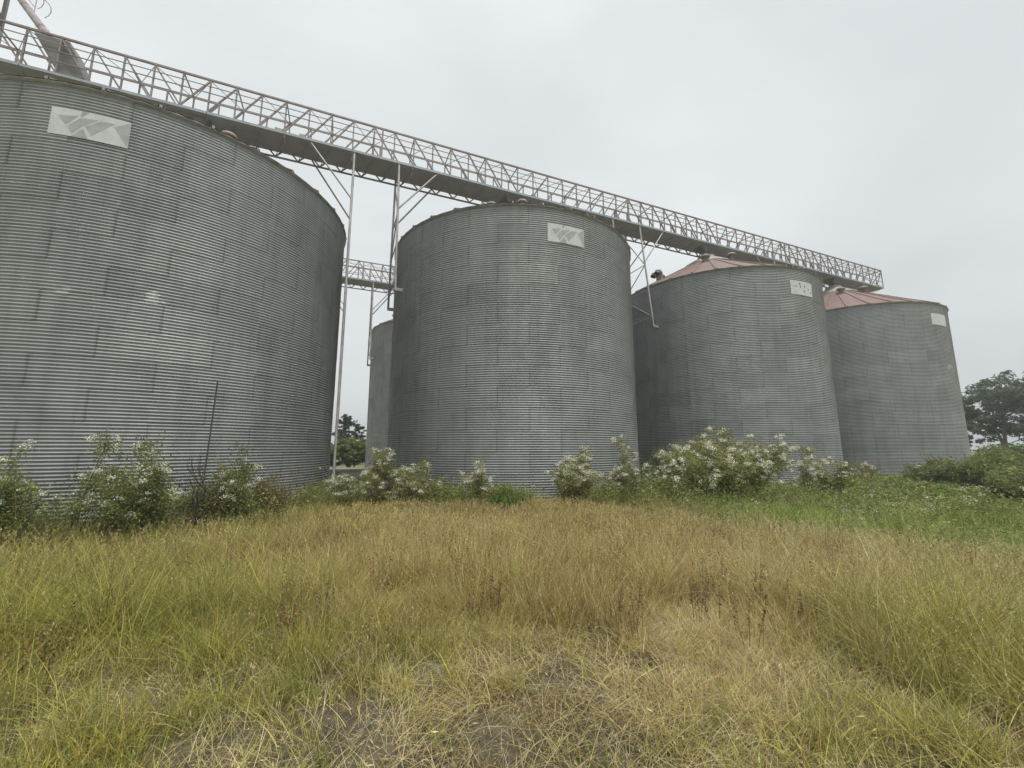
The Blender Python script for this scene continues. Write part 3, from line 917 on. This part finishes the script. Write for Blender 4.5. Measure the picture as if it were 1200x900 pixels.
# trees
def tree(name, loc, H, crown_r, label, kind='broad', seed=0, leaf=GD, clumps=90, leafsize=0.16, per=60, crown_base=0.35, trunks=1, cat='tree', group='trees beyond the silos'):
    r = np.random.default_rng(seed + 900)
    z0 = float(ground_z(*loc)) - 0.05
    root = empty(name, (loc[0], loc[1], z0), 0, label, cat, group)
    LV = []
    TV = []; TQ = []; nb = 0
    def add_tube(path, rad, sides=6):
        nonlocal nb
        V, Q = tube(path, rad, sides)
        TV.append(V); TQ.append(Q + nb); nb += len(V)
    ends = []
    for tk in range(trunks):
        b = np.array([r.normal(0, 0.25 * (trunks > 1)), r.normal(0, 0.25 * (trunks > 1)), 0.0])
        top = b + np.array([r.normal(0, 0.22 * crown_r), r.normal(0, 0.22 * crown_r), H * (0.92 if kind != 'round' else 0.7)])
        n = 7
        path = [b + (top - b) * t + np.append(r.normal(0, 0.07 * math.sin(3.14 * t) * crown_r ** 0.5, 2), 0) for t in np.linspace(0, 1, n)]
        r0 = 0.022 * H
        add_tube(path, list(np.linspace(r0, r0 * 0.22, n)), 8)
        nl = 16 // trunks + 5
        for k in range(nl):
            t = crown_base * 0.8 + (1 - crown_base * 0.8) * (k + r.uniform(0, 1)) / nl
            i = min(int(t * (n - 1)), n - 2); f_ = t * (n - 1) - i
            bp = np.array(path[i]) * (1 - f_) + np.array(path[i + 1]) * f_
            ang = k * 2.4 + r.uniform(-0.5, 0.5)
            if kind == 'pine': ln = crown_r * (1.05 - 0.75 * max(0, (t - crown_base) / (1 - crown_base))) * r.uniform(0.65, 1.05); up = 0.15
            else: ln = crown_r * r.uniform(0.55, 1.05) * (0.65 + 0.5 * math.sin(3.14 * min(1, max(0, t)))) ; up = 0.45
            d = np.array([math.cos(ang), math.sin(ang), up * r.uniform(0.6, 1.5)])
            e = bp + d * ln
            e[2] = min(e[2], H * 1.0)
            m_ = (bp + e) / 2 + r.normal(0, 0.05 * crown_r, 3)
            add_tube([bp, m_, e], [r0 * 0.35 * (1.1 - t), r0 * 0.22 * (1.1 - t), r0 * 0.06], 5)
            for q in (0.55, 0.8, 1.0, 1.0):
                pt = bp + (e - bp) * q + r.normal(0, 0.10 * crown_r, 3)
                ends.append(pt)
                add_tube([m_ if q > 0.5 else bp, pt], [r0 * 0.10, r0 * 0.03], 4)
    ends = np.array(ends)
    pick = r.integers(0, len(ends), clumps)
    for k in pick:
        c0 = ends[k] + r.normal(0, 0.11 * crown_r, 3)
        rx = crown_r * r.uniform(0.07, 0.17)
        m_ = int(per * r.uniform(0.6, 1.3))
        v = r.normal(size=(m_, 3)); v /= np.linalg.norm(v, axis=1)[:, None]
        v *= (r.uniform(0.15, 1, (m_, 1)) ** 0.5) * rx * np.array([1.15, 1.15, 0.55 if kind != 'round' else 0.8])
        LV.append(leaf_cards(r, c0 + v, leafsize, 0.42, np.array(leaf) * r.uniform(0.7, 1.35), 0.2))
    o = link('trunk', np_mesh('trunk', np.concatenate(TV), [np.concatenate(TQ)], True), M_BARK, root)
    V, Q, C = join(LV)
    o = link('crown', np_mesh('crown', V, [Q], False, C), M_VEG, root); o['kind'] = 'stuff'
    return root
EU = (0.13, 0.16, 0.105)  # far tree leaf tone, lightened to put distance haze into the colour
tree('tall_tree', (57.6, 48.1), 9.6, 4.4, 'tall airy tree with several bare trunks right of the farthest silo', seed=1, leaf=EU, clumps=250, trunks=2, crown_base=0.35)
tree('tall_tree', (60.5, 46.2), 9.6, 4.6, 'tall airy tree cut by the right edge of the view', seed=2, leaf=EU, clumps=250, trunks=2, crown_base=0.35)
tree('tall_tree', (53.6, 50.5), 8.2, 3.0, 'lower tree half hidden by the right side of the farthest silo', seed=3, leaf=EU, clumps=210, trunks=1, crown_base=0.3)
tree('tall_tree', (63.5, 41.0), 10.0, 4.2, 'airy tree just past the right edge of the view', seed=8, leaf=EU, clumps=250, trunks=2, crown_base=0.35)
tree('conifer_tree', (-22.0, 55.8), 6.6, 2.6, 'dark conifer seen in the gap between the two nearest silos', kind='pine', seed=4, leaf=(0.055, 0.075, 0.045), clumps=190, leafsize=0.13, crown_base=0.2)
tree('round_tree', (-17.6, 46.6), 3.3, 2.3, 'round bright green tree below the conifer in the gap', kind='round', seed=5, leaf=(0.18, 0.235, 0.065), clumps=280, leafsize=0.12, crown_base=0.12)
tree('round_tree', (-20.5, 44.8), 2.3, 1.8, 'low green tree at the left of the gap, beside the silo edge', kind='round', seed=6, leaf=(0.19, 0.24, 0.07), clumps=220, leafsize=0.12, crown_base=0.1)

# ------------------------------------------------------------------ the field grass
def blades(r, X, Y, Hh, lean, curve, width, col, az=None, segs=3, z=None, tipk=1.0):
    """curved tapering blades; arrays of length n -> V, Q, C"""
    n = len(X)
    if az is None: az = r.uniform(0, 2 * np.pi, n)
    z0 = ground_z(X, Y) - 0.01 if z is None else z
    dx, dy = np.cos(az), np.sin(az)
    tw = r.uniform(0, np.pi, n)
    wx, wy = np.cos(tw), np.sin(tw)
    rows = []
    cl = []
    for k in range(segs + 1):
        t = k / segs
        out = Hh * (lean * t + curve * t * t)
        zz = Hh * (t - 0.42 * np.clip(curve, 0, 2) * t * t)
        px = X + dx * out; py = Y + dy * out; pz = z0 + zz
        wd = width * (1 - t ** 1.6) * 0.5 + 0.0004
        rows.append(np.stack([px - wx * wd, py - wy * wd, pz], 1))
        rows.append(np.stack([px + wx * wd, py + wy * wd, pz], 1))
        cl.append(np.clip(col * (1 + (tipk - 1) * t), 0, 0.9)); cl.append(cl[-1])
    m = 2 * (segs + 1)
    V = np.stack(rows, 1).reshape(-1, 3)
    C = np.stack(cl, 1).reshape(-1, 3)
    b = (np.arange(n) * m)[:, None]
    Q = np.concatenate([b + np.array([[2 * k, 2 * k + 1, 2 * k + 3, 2 * k + 2]]) for k in range(segs)], 0)
    return V, Q, C

def in_silo(X, Y, pad=0.3):
    bad = np.zeros(len(X), bool)
    for s in SILO_S:
        c = site(s, 0)
        bad |= np.hypot(X - c[0], Y - c[1]) < SR + pad
    return bad

def scatter(r, n, d0, d1, a0=-54, a1=54, power=1.0):
    """points in a wedge of ground before the camera; uniform in log-ish distance"""
    u = r.uniform(0, 1, n)
    d = (d0 ** power + u * (d1 ** power - d0 ** power)) ** (1 / power)
    a = np.radians(r.uniform(a0, a1, n))
    X = d * np.sin(a); Y = d * np.cos(a)
    ok = ~in_silo(X, Y)
    return X[ok], Y[ok]

STRAW = np.array([0.59, 0.485, 0.24]); GOLD = np.array([0.53, 0.435, 0.18]); BROWN = np.array([0.30, 0.205, 0.085])
YGRN = np.array([0.43, 0.40, 0.095]); GREEN = np.array([0.20, 0.23, 0.055]); PALE = np.array([0.64, 0.56, 0.33]); GREY = np.array([0.40, 0.34, 0.25])

def field(X, Y):
    """character maps of the field"""
    d = np.hypot(X, Y)
    a = np.degrees(np.arctan2(X, Y))
    n1 = vnoise(X, Y, 11, 0.35); n2 = vnoise(X, Y, 12, 0.9); n3 = vnoise(X, Y, 13, 2.3)
    bare = np.clip((1 - smooth(2.9, 4.3, d + 1.6 * (n2 - 0.5))) * (1 - smooth(8, 34, np.abs(a + 2))) * (0.55 + 0.8 * n3), 0, 1)
    trample = (1 - smooth(2.9, 5.2, d + 3.4 * (n1 - 0.5) + 2.0 * (n2 - 0.5))) * (0.30 + 0.70 * (1 - smooth(18, 42, np.abs(a + 0))))
    green = np.clip(0.30 + 0.34 * smooth(-20, -38, a) + 0.42 * smooth(20, 44, a) + 0.9 * (n1 - 0.5) + 0.6 * (n2 - 0.5) + 0.25 * smooth(10.5, 13, d) * (a < 0), 0, 1)
    gold = np.clip(smooth(34, 12, np.abs(a - 3)) * smooth(3.4, 6, d + 2.0 * (n1 - 0.5)) * (0.45 + 0.9 * n2), 0, 1)
    return d, a, bare, trample, green, gold, n1, n2, n3

def pick_col(r, green, gold, n):
    u = r.uniform(0, 1, (n, 1))
    g_ = (r.uniform(0, 1, n) < green)[:, None]
    go = (r.uniform(0, 1, n) < gold)[:, None]
    gcol = np.where(u < 0.62, YGRN, GREEN)
    scol = np.where(u < 0.5, STRAW, np.where(u < 0.78, GOLD, np.where(u < 0.9, PALE, BROWN)))
    ocol = np.where(u < 0.45, GOLD, np.where(u < 0.72, BROWN * 1.15, np.where(u < 0.9, STRAW, YGRN)))
    c = np.where(g_, gcol, np.where(go, ocol, scol))
    return np.clip(c * np.clip(1 + 0.2 * r.normal(size=(n, 1)), 0.5, 1.6) * (1 + 0.07 * r.normal(size=(n, 3))), 0.01, 0.8)

def stuff(name, parts, label, cat, m=M_VEG):
    V, Q, C = join(parts)
    o = link(name, np_mesh(name, V, [Q], False, C), m)
    tag(o, label, cat, kind='stuff')
    return o

def meadow():
    r = np.random.default_rng(21)
    # 1. standing leafy grass, clumped
    parts = []
    for (nc, per, d0, d1) in ((10500, 14, 2.4, 6.0), (9500, 12, 6.0, 11.5), (5200, 10, 11.5, 19.0)):
        X, Y = scatter(r, nc, d0, d1, -56, 56, 1.6)
        d, a, bare, tr, gr, go, n1, n2, n3 = field(X, Y)
        keep = r.uniform(0, 1, len(X)) > np.maximum(bare * 0.6, 0.9 * smooth(21, 28, a) * smooth(12.3, 15, d))
        X, Y, gr, go, tr, n1, n2 = X[keep], Y[keep], gr[keep], go[keep], tr[keep], n1[keep], n2[keep]
        if d0 < 3:
            keep = r.uniform(0, 1, len(X)) < 0.12 + 0.88 * smooth(0.32, 0.62, vnoise(X, Y, 18, 3.1))
            X, Y, gr, go, tr, n1, n2 = X[keep], Y[keep], gr[keep], go[keep], tr[keep], n1[keep], n2[keep]
        ch = r.uniform(0.55, 1.45, len(X)) * (0.55 + 0.9 * vnoise(X, Y, 19, 2.6))
        rep = np.repeat(np.arange(len(X)), per)
        bx = X[rep] + r.normal(0, 0.06, len(rep)); by = Y[rep] + r.normal(0, 0.06, len(rep))
        dd = np.hypot(bx, by)
        hh = (0.17 + 0.32 * smooth(2.7, 6.2, dd) - 0.10 * smooth(10.5, 13.5, dd)) * ch[rep] * r.uniform(0.55, 1.25, len(rep)) * (1 - 0.55 * tr[rep]) * (0.75 + 0.5 * n2[rep])
        lean = np.abs(r.normal(0.15, 0.22, len(rep))) + 0.7 * tr[rep] * r.uniform(0, 1, len(rep))
        cur = np.abs(r.normal(0.35, 0.35, len(rep)))
        wd = np.maximum(0.0036, 0.00085 * dd) * r.uniform(0.7, 1.4, len(rep))
        tc_ = pick_col(r, gr * 0.95, go, len(X)) * r.uniform(0.5, 1.4, (len(X), 1))
        bp_ = (r.uniform(0, 1, len(X)) < 0.05 + 0.40 * smooth(0.60, 0.8, vnoise(X, Y, 71, 0.8)))[:, None]
        tc_ = np.where(bp_, np.array([0.235, 0.135, 0.062]) * r.uniform(0.6, 1.4, (len(X), 1)), tc_)
        own = pick_col(r, gr[rep] * 0.9, go[rep], len(rep))
        wmix = r.uniform(0.0, 0.6, (len(rep), 1))
        col = (tc_[rep] * (1 - wmix) + own * wmix) * np.clip(1 + 0.16 * r.normal(size=(len(rep), 1)), 0.5, 1.5)
        parts.append(blades(r, bx, by, hh, lean, cur, wd, col, segs=3 if d0 < 3 else 2, tipk=1.1))
    stuff('meadow_grass', parts, 'knee high yellow green and straw coloured grass covering the field', 'grass')
    # 2. thin upright dry stems with seed heads (golden brown band in the middle distance)
    parts = []; heads = []
    X, Y = scatter(r, 36000, 3.1, 15.5, -56, 56, 1.5)
    d, a, bare, tr, gr, go, n1, n2, n3 = field(X, Y)
    keep = r.uniform(0, 1, len(X)) < np.clip(0.22 + 0.8 * go + 0.35 * smooth(20, 40, a), 0, 1) * smooth(3.0, 5.8, d + 2.4 * (n1 - 0.5) + 1.6 * (n2 - 0.5)) * (1 - smooth(21, 28, a) * smooth(12.0, 14.5, d))
    X, Y, d, a, go, gr, n2, n1 = X[keep], Y[keep], d[keep], a[keep], go[keep], gr[keep], n2[keep], n1[keep]
    n = len(X)
    hh = (0.50 + 0.22 * n2 - 0.16 * smooth(10, 13.5, d)) * r.uniform(0.5, 1.2, n) * (0.55 + 0.45 * smooth(3.2, 6.5, d))
    az = r.uniform(0, 2 * np.pi, n)
    lean = np.abs(r.normal(0.08, 0.09, n)); cur = np.abs(r.normal(0.10, 0.12, n))
    u = r.uniform(0, 1, (n, 1))
    red = smooth(0.45, 0.75, n1)[:, None]
    c1 = np.where(u < 0.42, GOLD, np.where(u < 0.7, STRAW, np.where(u < 0.85, YGRN, BROWN)))
    col = (c1 * (1 - 0.45 * red) + np.array([0.26, 0.145, 0.062]) * 0.45 * red) * np.clip(1 + 0.2 * r.normal(size=(n, 1)), 0.5, 1.6)
    right = smooth(16, 34, a)[:, None]
    col = col * (1 - 0.6 * right) + np.array([0.42, 0.38, 0.18]) * 0.6 * right
    parts.append(blades(r, X, Y, hh, lean, cur, np.maximum(0.004, 0.0006 * d), col, az=az, segs=3))
    # seed heads: short bristles along the top of each stem
    for k in range(8):
        t = r.uniform(0.72, 1.03, n)
        out = hh * (lean * t + cur * t * t)
        zz = hh * (t - 0.42 * np.clip(cur, 0, 2) * t * t)
        P = np.stack([X + np.cos(az) * out, Y + np.sin(az) * out, ground_z(X, Y) + zz], 1)
        dn = rand_dirs(r, n) * np.array([0.6, 0.6, 0.3]) + np.array([0, 0, 0.55])
        ln = np.maximum(0.012, 0.0023 * d)[:, None] * r.uniform(0.6, 1.4, (n, 1))
        e = np.cross(dn, rand_dirs(r, n)); e /= np.linalg.norm(e, axis=1)[:, None]
        heads.append(cards(P + dn * ln * 0.5, dn * ln, e * ln * 0.24, np.clip((col * 1.15) * (0.6 - 0.2 * right) + PALE * (0.4 + 0.2 * right), 0, 0.8)))
    stuff('dry_stems', parts, 'thin upright golden brown dry stems across the middle of the field', 'dry grass', M_STRAW)
    stuff('seed_heads', heads, 'small straw coloured seed heads on the dry grass stems', 'seed heads', M_STRAW)
    # clusters of tall reddish brown dock stalks
    parts2 = []
    X, Y = scatter(r, 120, 4.2, 13.5, -54, 50, 1.5)
    rep_ = np.repeat(np.arange(len(X)), 9)
    bx = X[rep_] + r.normal(0, 0.09, len(rep_)); by = Y[rep_] + r.normal(0, 0.09, len(rep_)); n = len(rep_)
    dd = np.hypot(bx, by)
    hh = r.uniform(0.35, 0.68, n) * (1 - 0.25 * smooth(9, 13, dd)); az = r.uniform(0, 6.283, n); lean = np.abs(r.normal(0.05, 0.05, n)); cur = np.abs(r.normal(0.05, 0.05, n))
    col = np.array([0.17, 0.095, 0.05]) * np.clip(1 + 0.25 * r.normal(size=(n, 1)), 0.5, 1.6)
    parts2.append(blades(r, bx, by, hh, lean, cur, np.maximum(0.006, 0.0007 * dd), col, az=az, segs=2))
    for k in range(22):
        t = r.uniform(0.45, 1.02, n); out = hh * (lean * t + cur * t * t); zz = hh * (t - 0.42 * cur * t * t)
        P = np.stack([bx + np.cos(az) * out, by + np.sin(az) * out, ground_z(bx, by) + zz], 1) + r.normal(0, 0.008, (n, 3))
        parts2.append(leaf_cards(r, P, np.maximum(0.012, 0.0014 * dd)[:, None], 0.6, (0.25, 0.155, 0.08), 0.25))
    stuff('dock_stalks', parts2, 'clusters of tall reddish brown seed stalks scattered in the field', 'dock stalks', M_STRAW)
    # 3. trampled straw lying across the foreground
    parts = []
    X, Y = scatter(r, 100000, 2.3, 9.0, -56, 56, 1.25)
    d, a, bare, tr, gr, go, n1, n2, n3 = field(X, Y)
    keep = r.uniform(0, 1, len(X)) < (0.22 + 0.78 * tr) * (1 - 0.12 * bare) * (0.25 + 0.75 * smooth(0.30, 0.55, vnoise(X, Y, 33, 2.1)))
    X, Y, d, n1, gr = X[keep], Y[keep], d[keep], n1[keep], gr[keep]
    n = len(X)
    az = 2 * np.pi * vnoise(X, Y, 31, 0.9) * 2 + r.normal(0, 1.5, n)
    hh = r.uniform(0.05, 0.15, n) + 0.09 * r.uniform(0, 1, n) ** 5
    u = r.uniform(0, 1, (n, 1))
    col = np.where(u < 0.45, STRAW, np.where(u < 0.65, GREY, np.where(u < 0.88, GOLD * 0.95, PALE))) * np.clip(1 + 0.22 * r.normal(size=(n, 1)), 0.4, 1.6)
    z = ground_z(X, Y) + np.abs(r.normal(0, 0.05, n)) * smooth(2.4, 4.2, d)
    parts.append(blades(r, X, Y, hh, r.uniform(0.3, 1.4, n), r.uniform(0.0, 1.5, n), np.maximum(0.003, 0.0007 * d) * r.uniform(0.5, 1.4, n), col, az=az, segs=3, z=z))
    X, Y = scatter(r, 36000, 2.4, 8.5, -56, 56, 1.3)      # fallen chaff and short bits
    d, a, bare, tr, gr, go, n1, n2, n3 = field(X, Y)
    n = len(X)
    P = np.stack([X, Y, ground_z(X, Y) + np.abs(r.normal(0.03, 0.06, n)) * (1 - 0.8 * bare) + 0.006], 1)
    u = r.uniform(0, 1, (n, 1))
    parts.append(leaf_cards(r, P, (0.009 + 0.014 * r.uniform(0, 1, (n, 1)) ** 2), 0.16, np.where(u < 0.5, PALE, np.where(u < 0.8, STRAW, BROWN)), 0.2))
    stuff('straw_litter', parts, 'matted dry straw lying over bare soil in the foreground', 'straw', M_STRAW)
    # 4. arching fresh green tussocks scattered in the foreground and left
    parts = []
    X, Y = scatter(r, 1000, 2.5, 9.5, -56, 56, 1.4)
    d, a, bare, tr, gr, go, n1, n2, n3 = field(X, Y)
    keep = r.uniform(0, 1, len(X)) < (0.10 + 0.6 * gr)
    X, Y, gr = X[keep], Y[keep], gr[keep]
    rep = np.repeat(np.arange(len(X)), 26)
    bx = X[rep] + r.normal(0, 0.05, len(rep)); by = Y[rep] + r.normal(0, 0.05, len(rep))
    dd = np.hypot(bx, by)
    sz = r.uniform(0.6, 1.2, len(X))[rep]
    col = np.where((r.uniform(0, 1, (len(X), 1)) < 0.5), GREEN * 1.15, YGRN)[rep] * np.clip(1 + 0.18 * r.normal(size=(len(rep), 1)), 0.5, 1.6)
    parts.append(blades(r, bx, by, sz * r.uniform(0.2, 0.46, len(rep)) * (0.55 + 0.45 * smooth(3, 6, dd)), np.abs(r.normal(0.2, 0.2, len(rep))), np.abs(r.normal(0.5, 0.35, len(rep))), np.maximum(0.006, 0.001 * dd) * r.uniform(0.7, 1.3, len(rep)), col, segs=4, tipk=1.15))
    stuff('green_tussocks', parts, 'fresh green grass tussocks among the straw in the foreground', 'grass')
    # 5. pale feathery panicles on the right
    parts = []
    X, Y = scatter(r, 5200, 5.0, 20.0, 12, 56, 1.5)
    d, a, bare, tr, gr, go, n1, n2, n3 = field(X, Y)
    keep = r.uniform(0, 1, len(X)) < smooth(12, 28, a) * (0.35 + 0.65 * n2)
    X, Y, d = X[keep], Y[keep], d[keep]
    n = len(X)
    hh = r.uniform(0.45, 0.78, n) * (1 - 0.15 * smooth(11, 16, d)); az = r.normal(0.4, 0.7, n); lean = np.abs(r.normal(0.2, 0.12, n)); cur = np.abs(r.normal(0.35, 0.2, n))
    col = np.array([0.47, 0.44, 0.24]) * np.clip(1 + 0.14 * r.normal(size=(n, 1)), 0.6, 1.4)
    parts.append(blades(r, X, Y, hh, lean, cur, np.maximum(0.003, 0.0005 * d), col, az=az, segs=4))
    for k in range(18):
        t = r.uniform(0.6, 1.0, n)
        out = hh * (lean * t + cur * t * t); zz = hh * (t - 0.42 * cur * t * t)
        P = np.stack([X + np.cos(az) * out, Y + np.sin(az) * out, ground_z(X, Y) + zz], 1)
        dn = rand_dirs(r, n); dn[:, 2] *= 0.5
        ln = np.maximum(0.018, 0.0019 * d)[:, None] * r.uniform(0.6, 1.5, (n, 1))
        e = np.cross(dn, rand_dirs(r, n)); e /= np.linalg.norm(e, axis=1)[:, None]
        parts.append(cards(P + dn * ln, dn * ln, e * ln * 0.13, np.clip(col * 1.12, 0, 0.8)))
    stuff('feathery_grass', parts, 'pale feathery grass panicles on the right side of the field', 'feathery grass', M_STRAW)
    # 6. green weeds at the foot of the silos and the strip on the right
    parts = []
    X, Y = scatter(r, 34000, 12.0, 44.0, -56, 56, 1.1)
    a = np.degrees(np.arctan2(X, Y)); d = np.hypot(X, Y)
    dist = np.full(len(X), 99.0)
    for s in SILO_S:
        c = site(s, 0); dist = np.minimum(dist, np.hypot(X - c[0], Y - c[1]) - SR)
    strip = np.clip(smooth(2.6, 0.9, dist) * (0.15 + 0.85 * smooth(0.3, 0.55, vnoise(X, Y, 43, 0.55))) + smooth(20, 27, a) * smooth(12.2, 14.2, d), 0, 1)
    keep = r.uniform(0, 1, len(X)) < strip
    X, Y, d, a, dist = X[keep], Y[keep], d[keep], a[keep], dist[keep]
    per = 10
    rep = np.repeat(np.arange(len(X)), per)
    bx = X[rep] + r.normal(0, 0.10, len(rep)); by = Y[rep] + r.normal(0, 0.10, len(rep))
    dd = d[rep]
    right = smooth(16, 26, a)[rep]
    hh = (0.70 - 0.06 * right) * (1 - 0.5 * smooth(16, 23, dd)) * r.uniform(0.4, 1.3, len(rep)) * (0.35 + 1.1 * vnoise(bx, by, 41, 0.9))
    base = np.where((r.uniform(0, 1, (len(X), 1)) < 0.75), np.array([0.26, 0.33, 0.08]), np.array([0.42, 0.43, 0.14]))[rep]
    base = base * right[:, None] + (0.45 * base + 0.55 * np.array([0.30, 0.26, 0.10])) * (1 - right[:, None])
    col = base * np.clip(1 + 0.22 * r.normal(size=(len(rep), 1)), 0.5, 1.6)
    parts.append(blades(r, bx, by, hh, np.abs(r.normal(0.2, 0.2, len(rep))), np.abs(r.normal(0.4, 0.3, len(rep))), np.maximum(0.012, 0.0011 * dd) * r.uniform(0.8, 1.6, len(rep)), col, segs=2))
    n2_ = len(X)
    P = np.stack([X, Y, ground_z(X, Y)], 1)
    for k in range(3):
        C0 = P + np.stack([r.normal(0, 0.13, n2_), r.normal(0, 0.13, n2_), np.abs(r.normal(0.16, 0.12, n2_)) * (0.6 + 0.9 * smooth(16, 26, a))], 1)
        parts.append(leaf_cards(r, C0, np.maximum(0.04, 0.0022 * d)[:, None], 0.45, (0.20, 0.265, 0.075), 0.25))
    stuff('green_weeds', parts, 'green weeds along the silo bases and in a strip on the right', 'weeds')
meadow()

def undergrowth():
    r = np.random.default_rng(99)
    n = 90000
    d = np.sqrt(r.uniform(12.0 ** 2, 33.0 ** 2, n)); a = r.uniform(-56, 56, n)
    X = d * np.sin(np.radians(a)); Y = d * np.cos(np.radians(a))
    ok = ~in_silo(X, Y, 0.35)
    X, Y, d, a = X[ok], Y[ok], d[ok], a[ok]
    dist = np.full(len(X), 99.0)
    for s_ in SILO_S:
        c = site(s_, 0); dist = np.minimum(dist, np.hypot(X - c[0], Y - c[1]) - SR)
    gapm = (1 - 0.9 * smooth(-47, -46, a) * smooth(-42, -43.5, a)) * (1 - 0.85 * smooth(2, 3, a) * smooth(7, 6, a))
    nb = vnoise(X, Y, 61, 0.8)
    gate = smooth(2.5, 1.4, dist) * gapm * smooth(0.08, 0.34, nb) * 1.5
    gate = np.maximum(gate, smooth(15, 19, a) * smooth(12.6, 14.2, d) * np.where(a < 24, smooth(21, 17, d), 1.0) * (0.12 + 0.6 * smooth(0.45, 0.75, nb)))
    keep = r.uniform(0, 1, len(X)) < gate * 0.6
    X, Y, d, a, nb = X[keep], Y[keep], d[keep], a[keep], nb[keep]
    n = len(X)
    H = (0.38 + 0.8 * nb) * (r.uniform(0.5, 1.1, n) + 0.45 * (r.uniform(0, 1, n) < 0.08)) * (1 + 0.3 * smooth(-24, -30, a)) * (1 - 0.5 * smooth(17, 23, d))
    z0 = ground_z(X, Y)
    tone = np.where(r.uniform(0, 1, (n, 1)) < 0.6, np.array([0.255, 0.29, 0.085]), np.where(r.uniform(0, 1, (n, 1)) < 0.65, np.array([0.16, 0.20, 0.06]), np.array([0.34, 0.29, 0.13]))) * np.clip(1 + 0.2 * r.normal(size=(n, 1)), 0.5, 1.5)
    parts = [blades(r, X, Y, H, np.abs(r.normal(0.1, 0.1, n)), np.abs(r.normal(0.1, 0.1, n)), np.full(n, 0.012), tone * 0.9, segs=2)]
    for k in range(15):
        t = r.uniform(0.15, 1.05, n)
        P = np.stack([X, Y, z0 + H * t], 1) + r.normal(0, 0.075, (n, 3)) * [1, 1, 0.5]
        parts.append(leaf_cards(r, P, 0.042 * (d / 16)[:, None], 0.34, tone, 0.2, 0.25))
    fl = r.uniform(0, 1, n) < 0.04
    for k in range(16):
        P = np.stack([X, Y, z0 + H * 1.03], 1)[fl] + r.normal(0, 0.05, (fl.sum(), 3)) * [1, 1, 0.6]
        parts.append(leaf_cards(r, P, 0.018, 0.8, (0.72, 0.71, 0.56), 0.15))
    stuff('undergrowth', parts, 'tangled leafy undergrowth filling in between the shrubs at the silo bases', 'undergrowth')
undergrowth()

# ------------------------------------------------------------------ thin haze over the place
def haze():
    me = box_mesh('haze', 1480, 1480, 44.0)
    m = bpy.data.materials.new('thin_haze'); m.use_nodes = True
    t = m.node_tree; t.nodes.clear()
    o_ = t.nodes.new('ShaderNodeOutputMaterial'); v = t.nodes.new('ShaderNodeVolumePrincipled')
    v.inputs['Color'].default_value = (0.90, 0.93, 0.94, 1)
    v.inputs['Density'].default_value = 0.0015
    v.inputs['Anisotropy'].default_value = 0.2
    t.links.new(v.outputs[0], o_.inputs['Volume'])
    o = link('haze', me, m, None, Matrix.Translation((10, 30, 44.0 / 2 - 1.6)))
    tag(o, 'thin pale haze over the silos and the field', 'haze', kind='stuff')
haze()
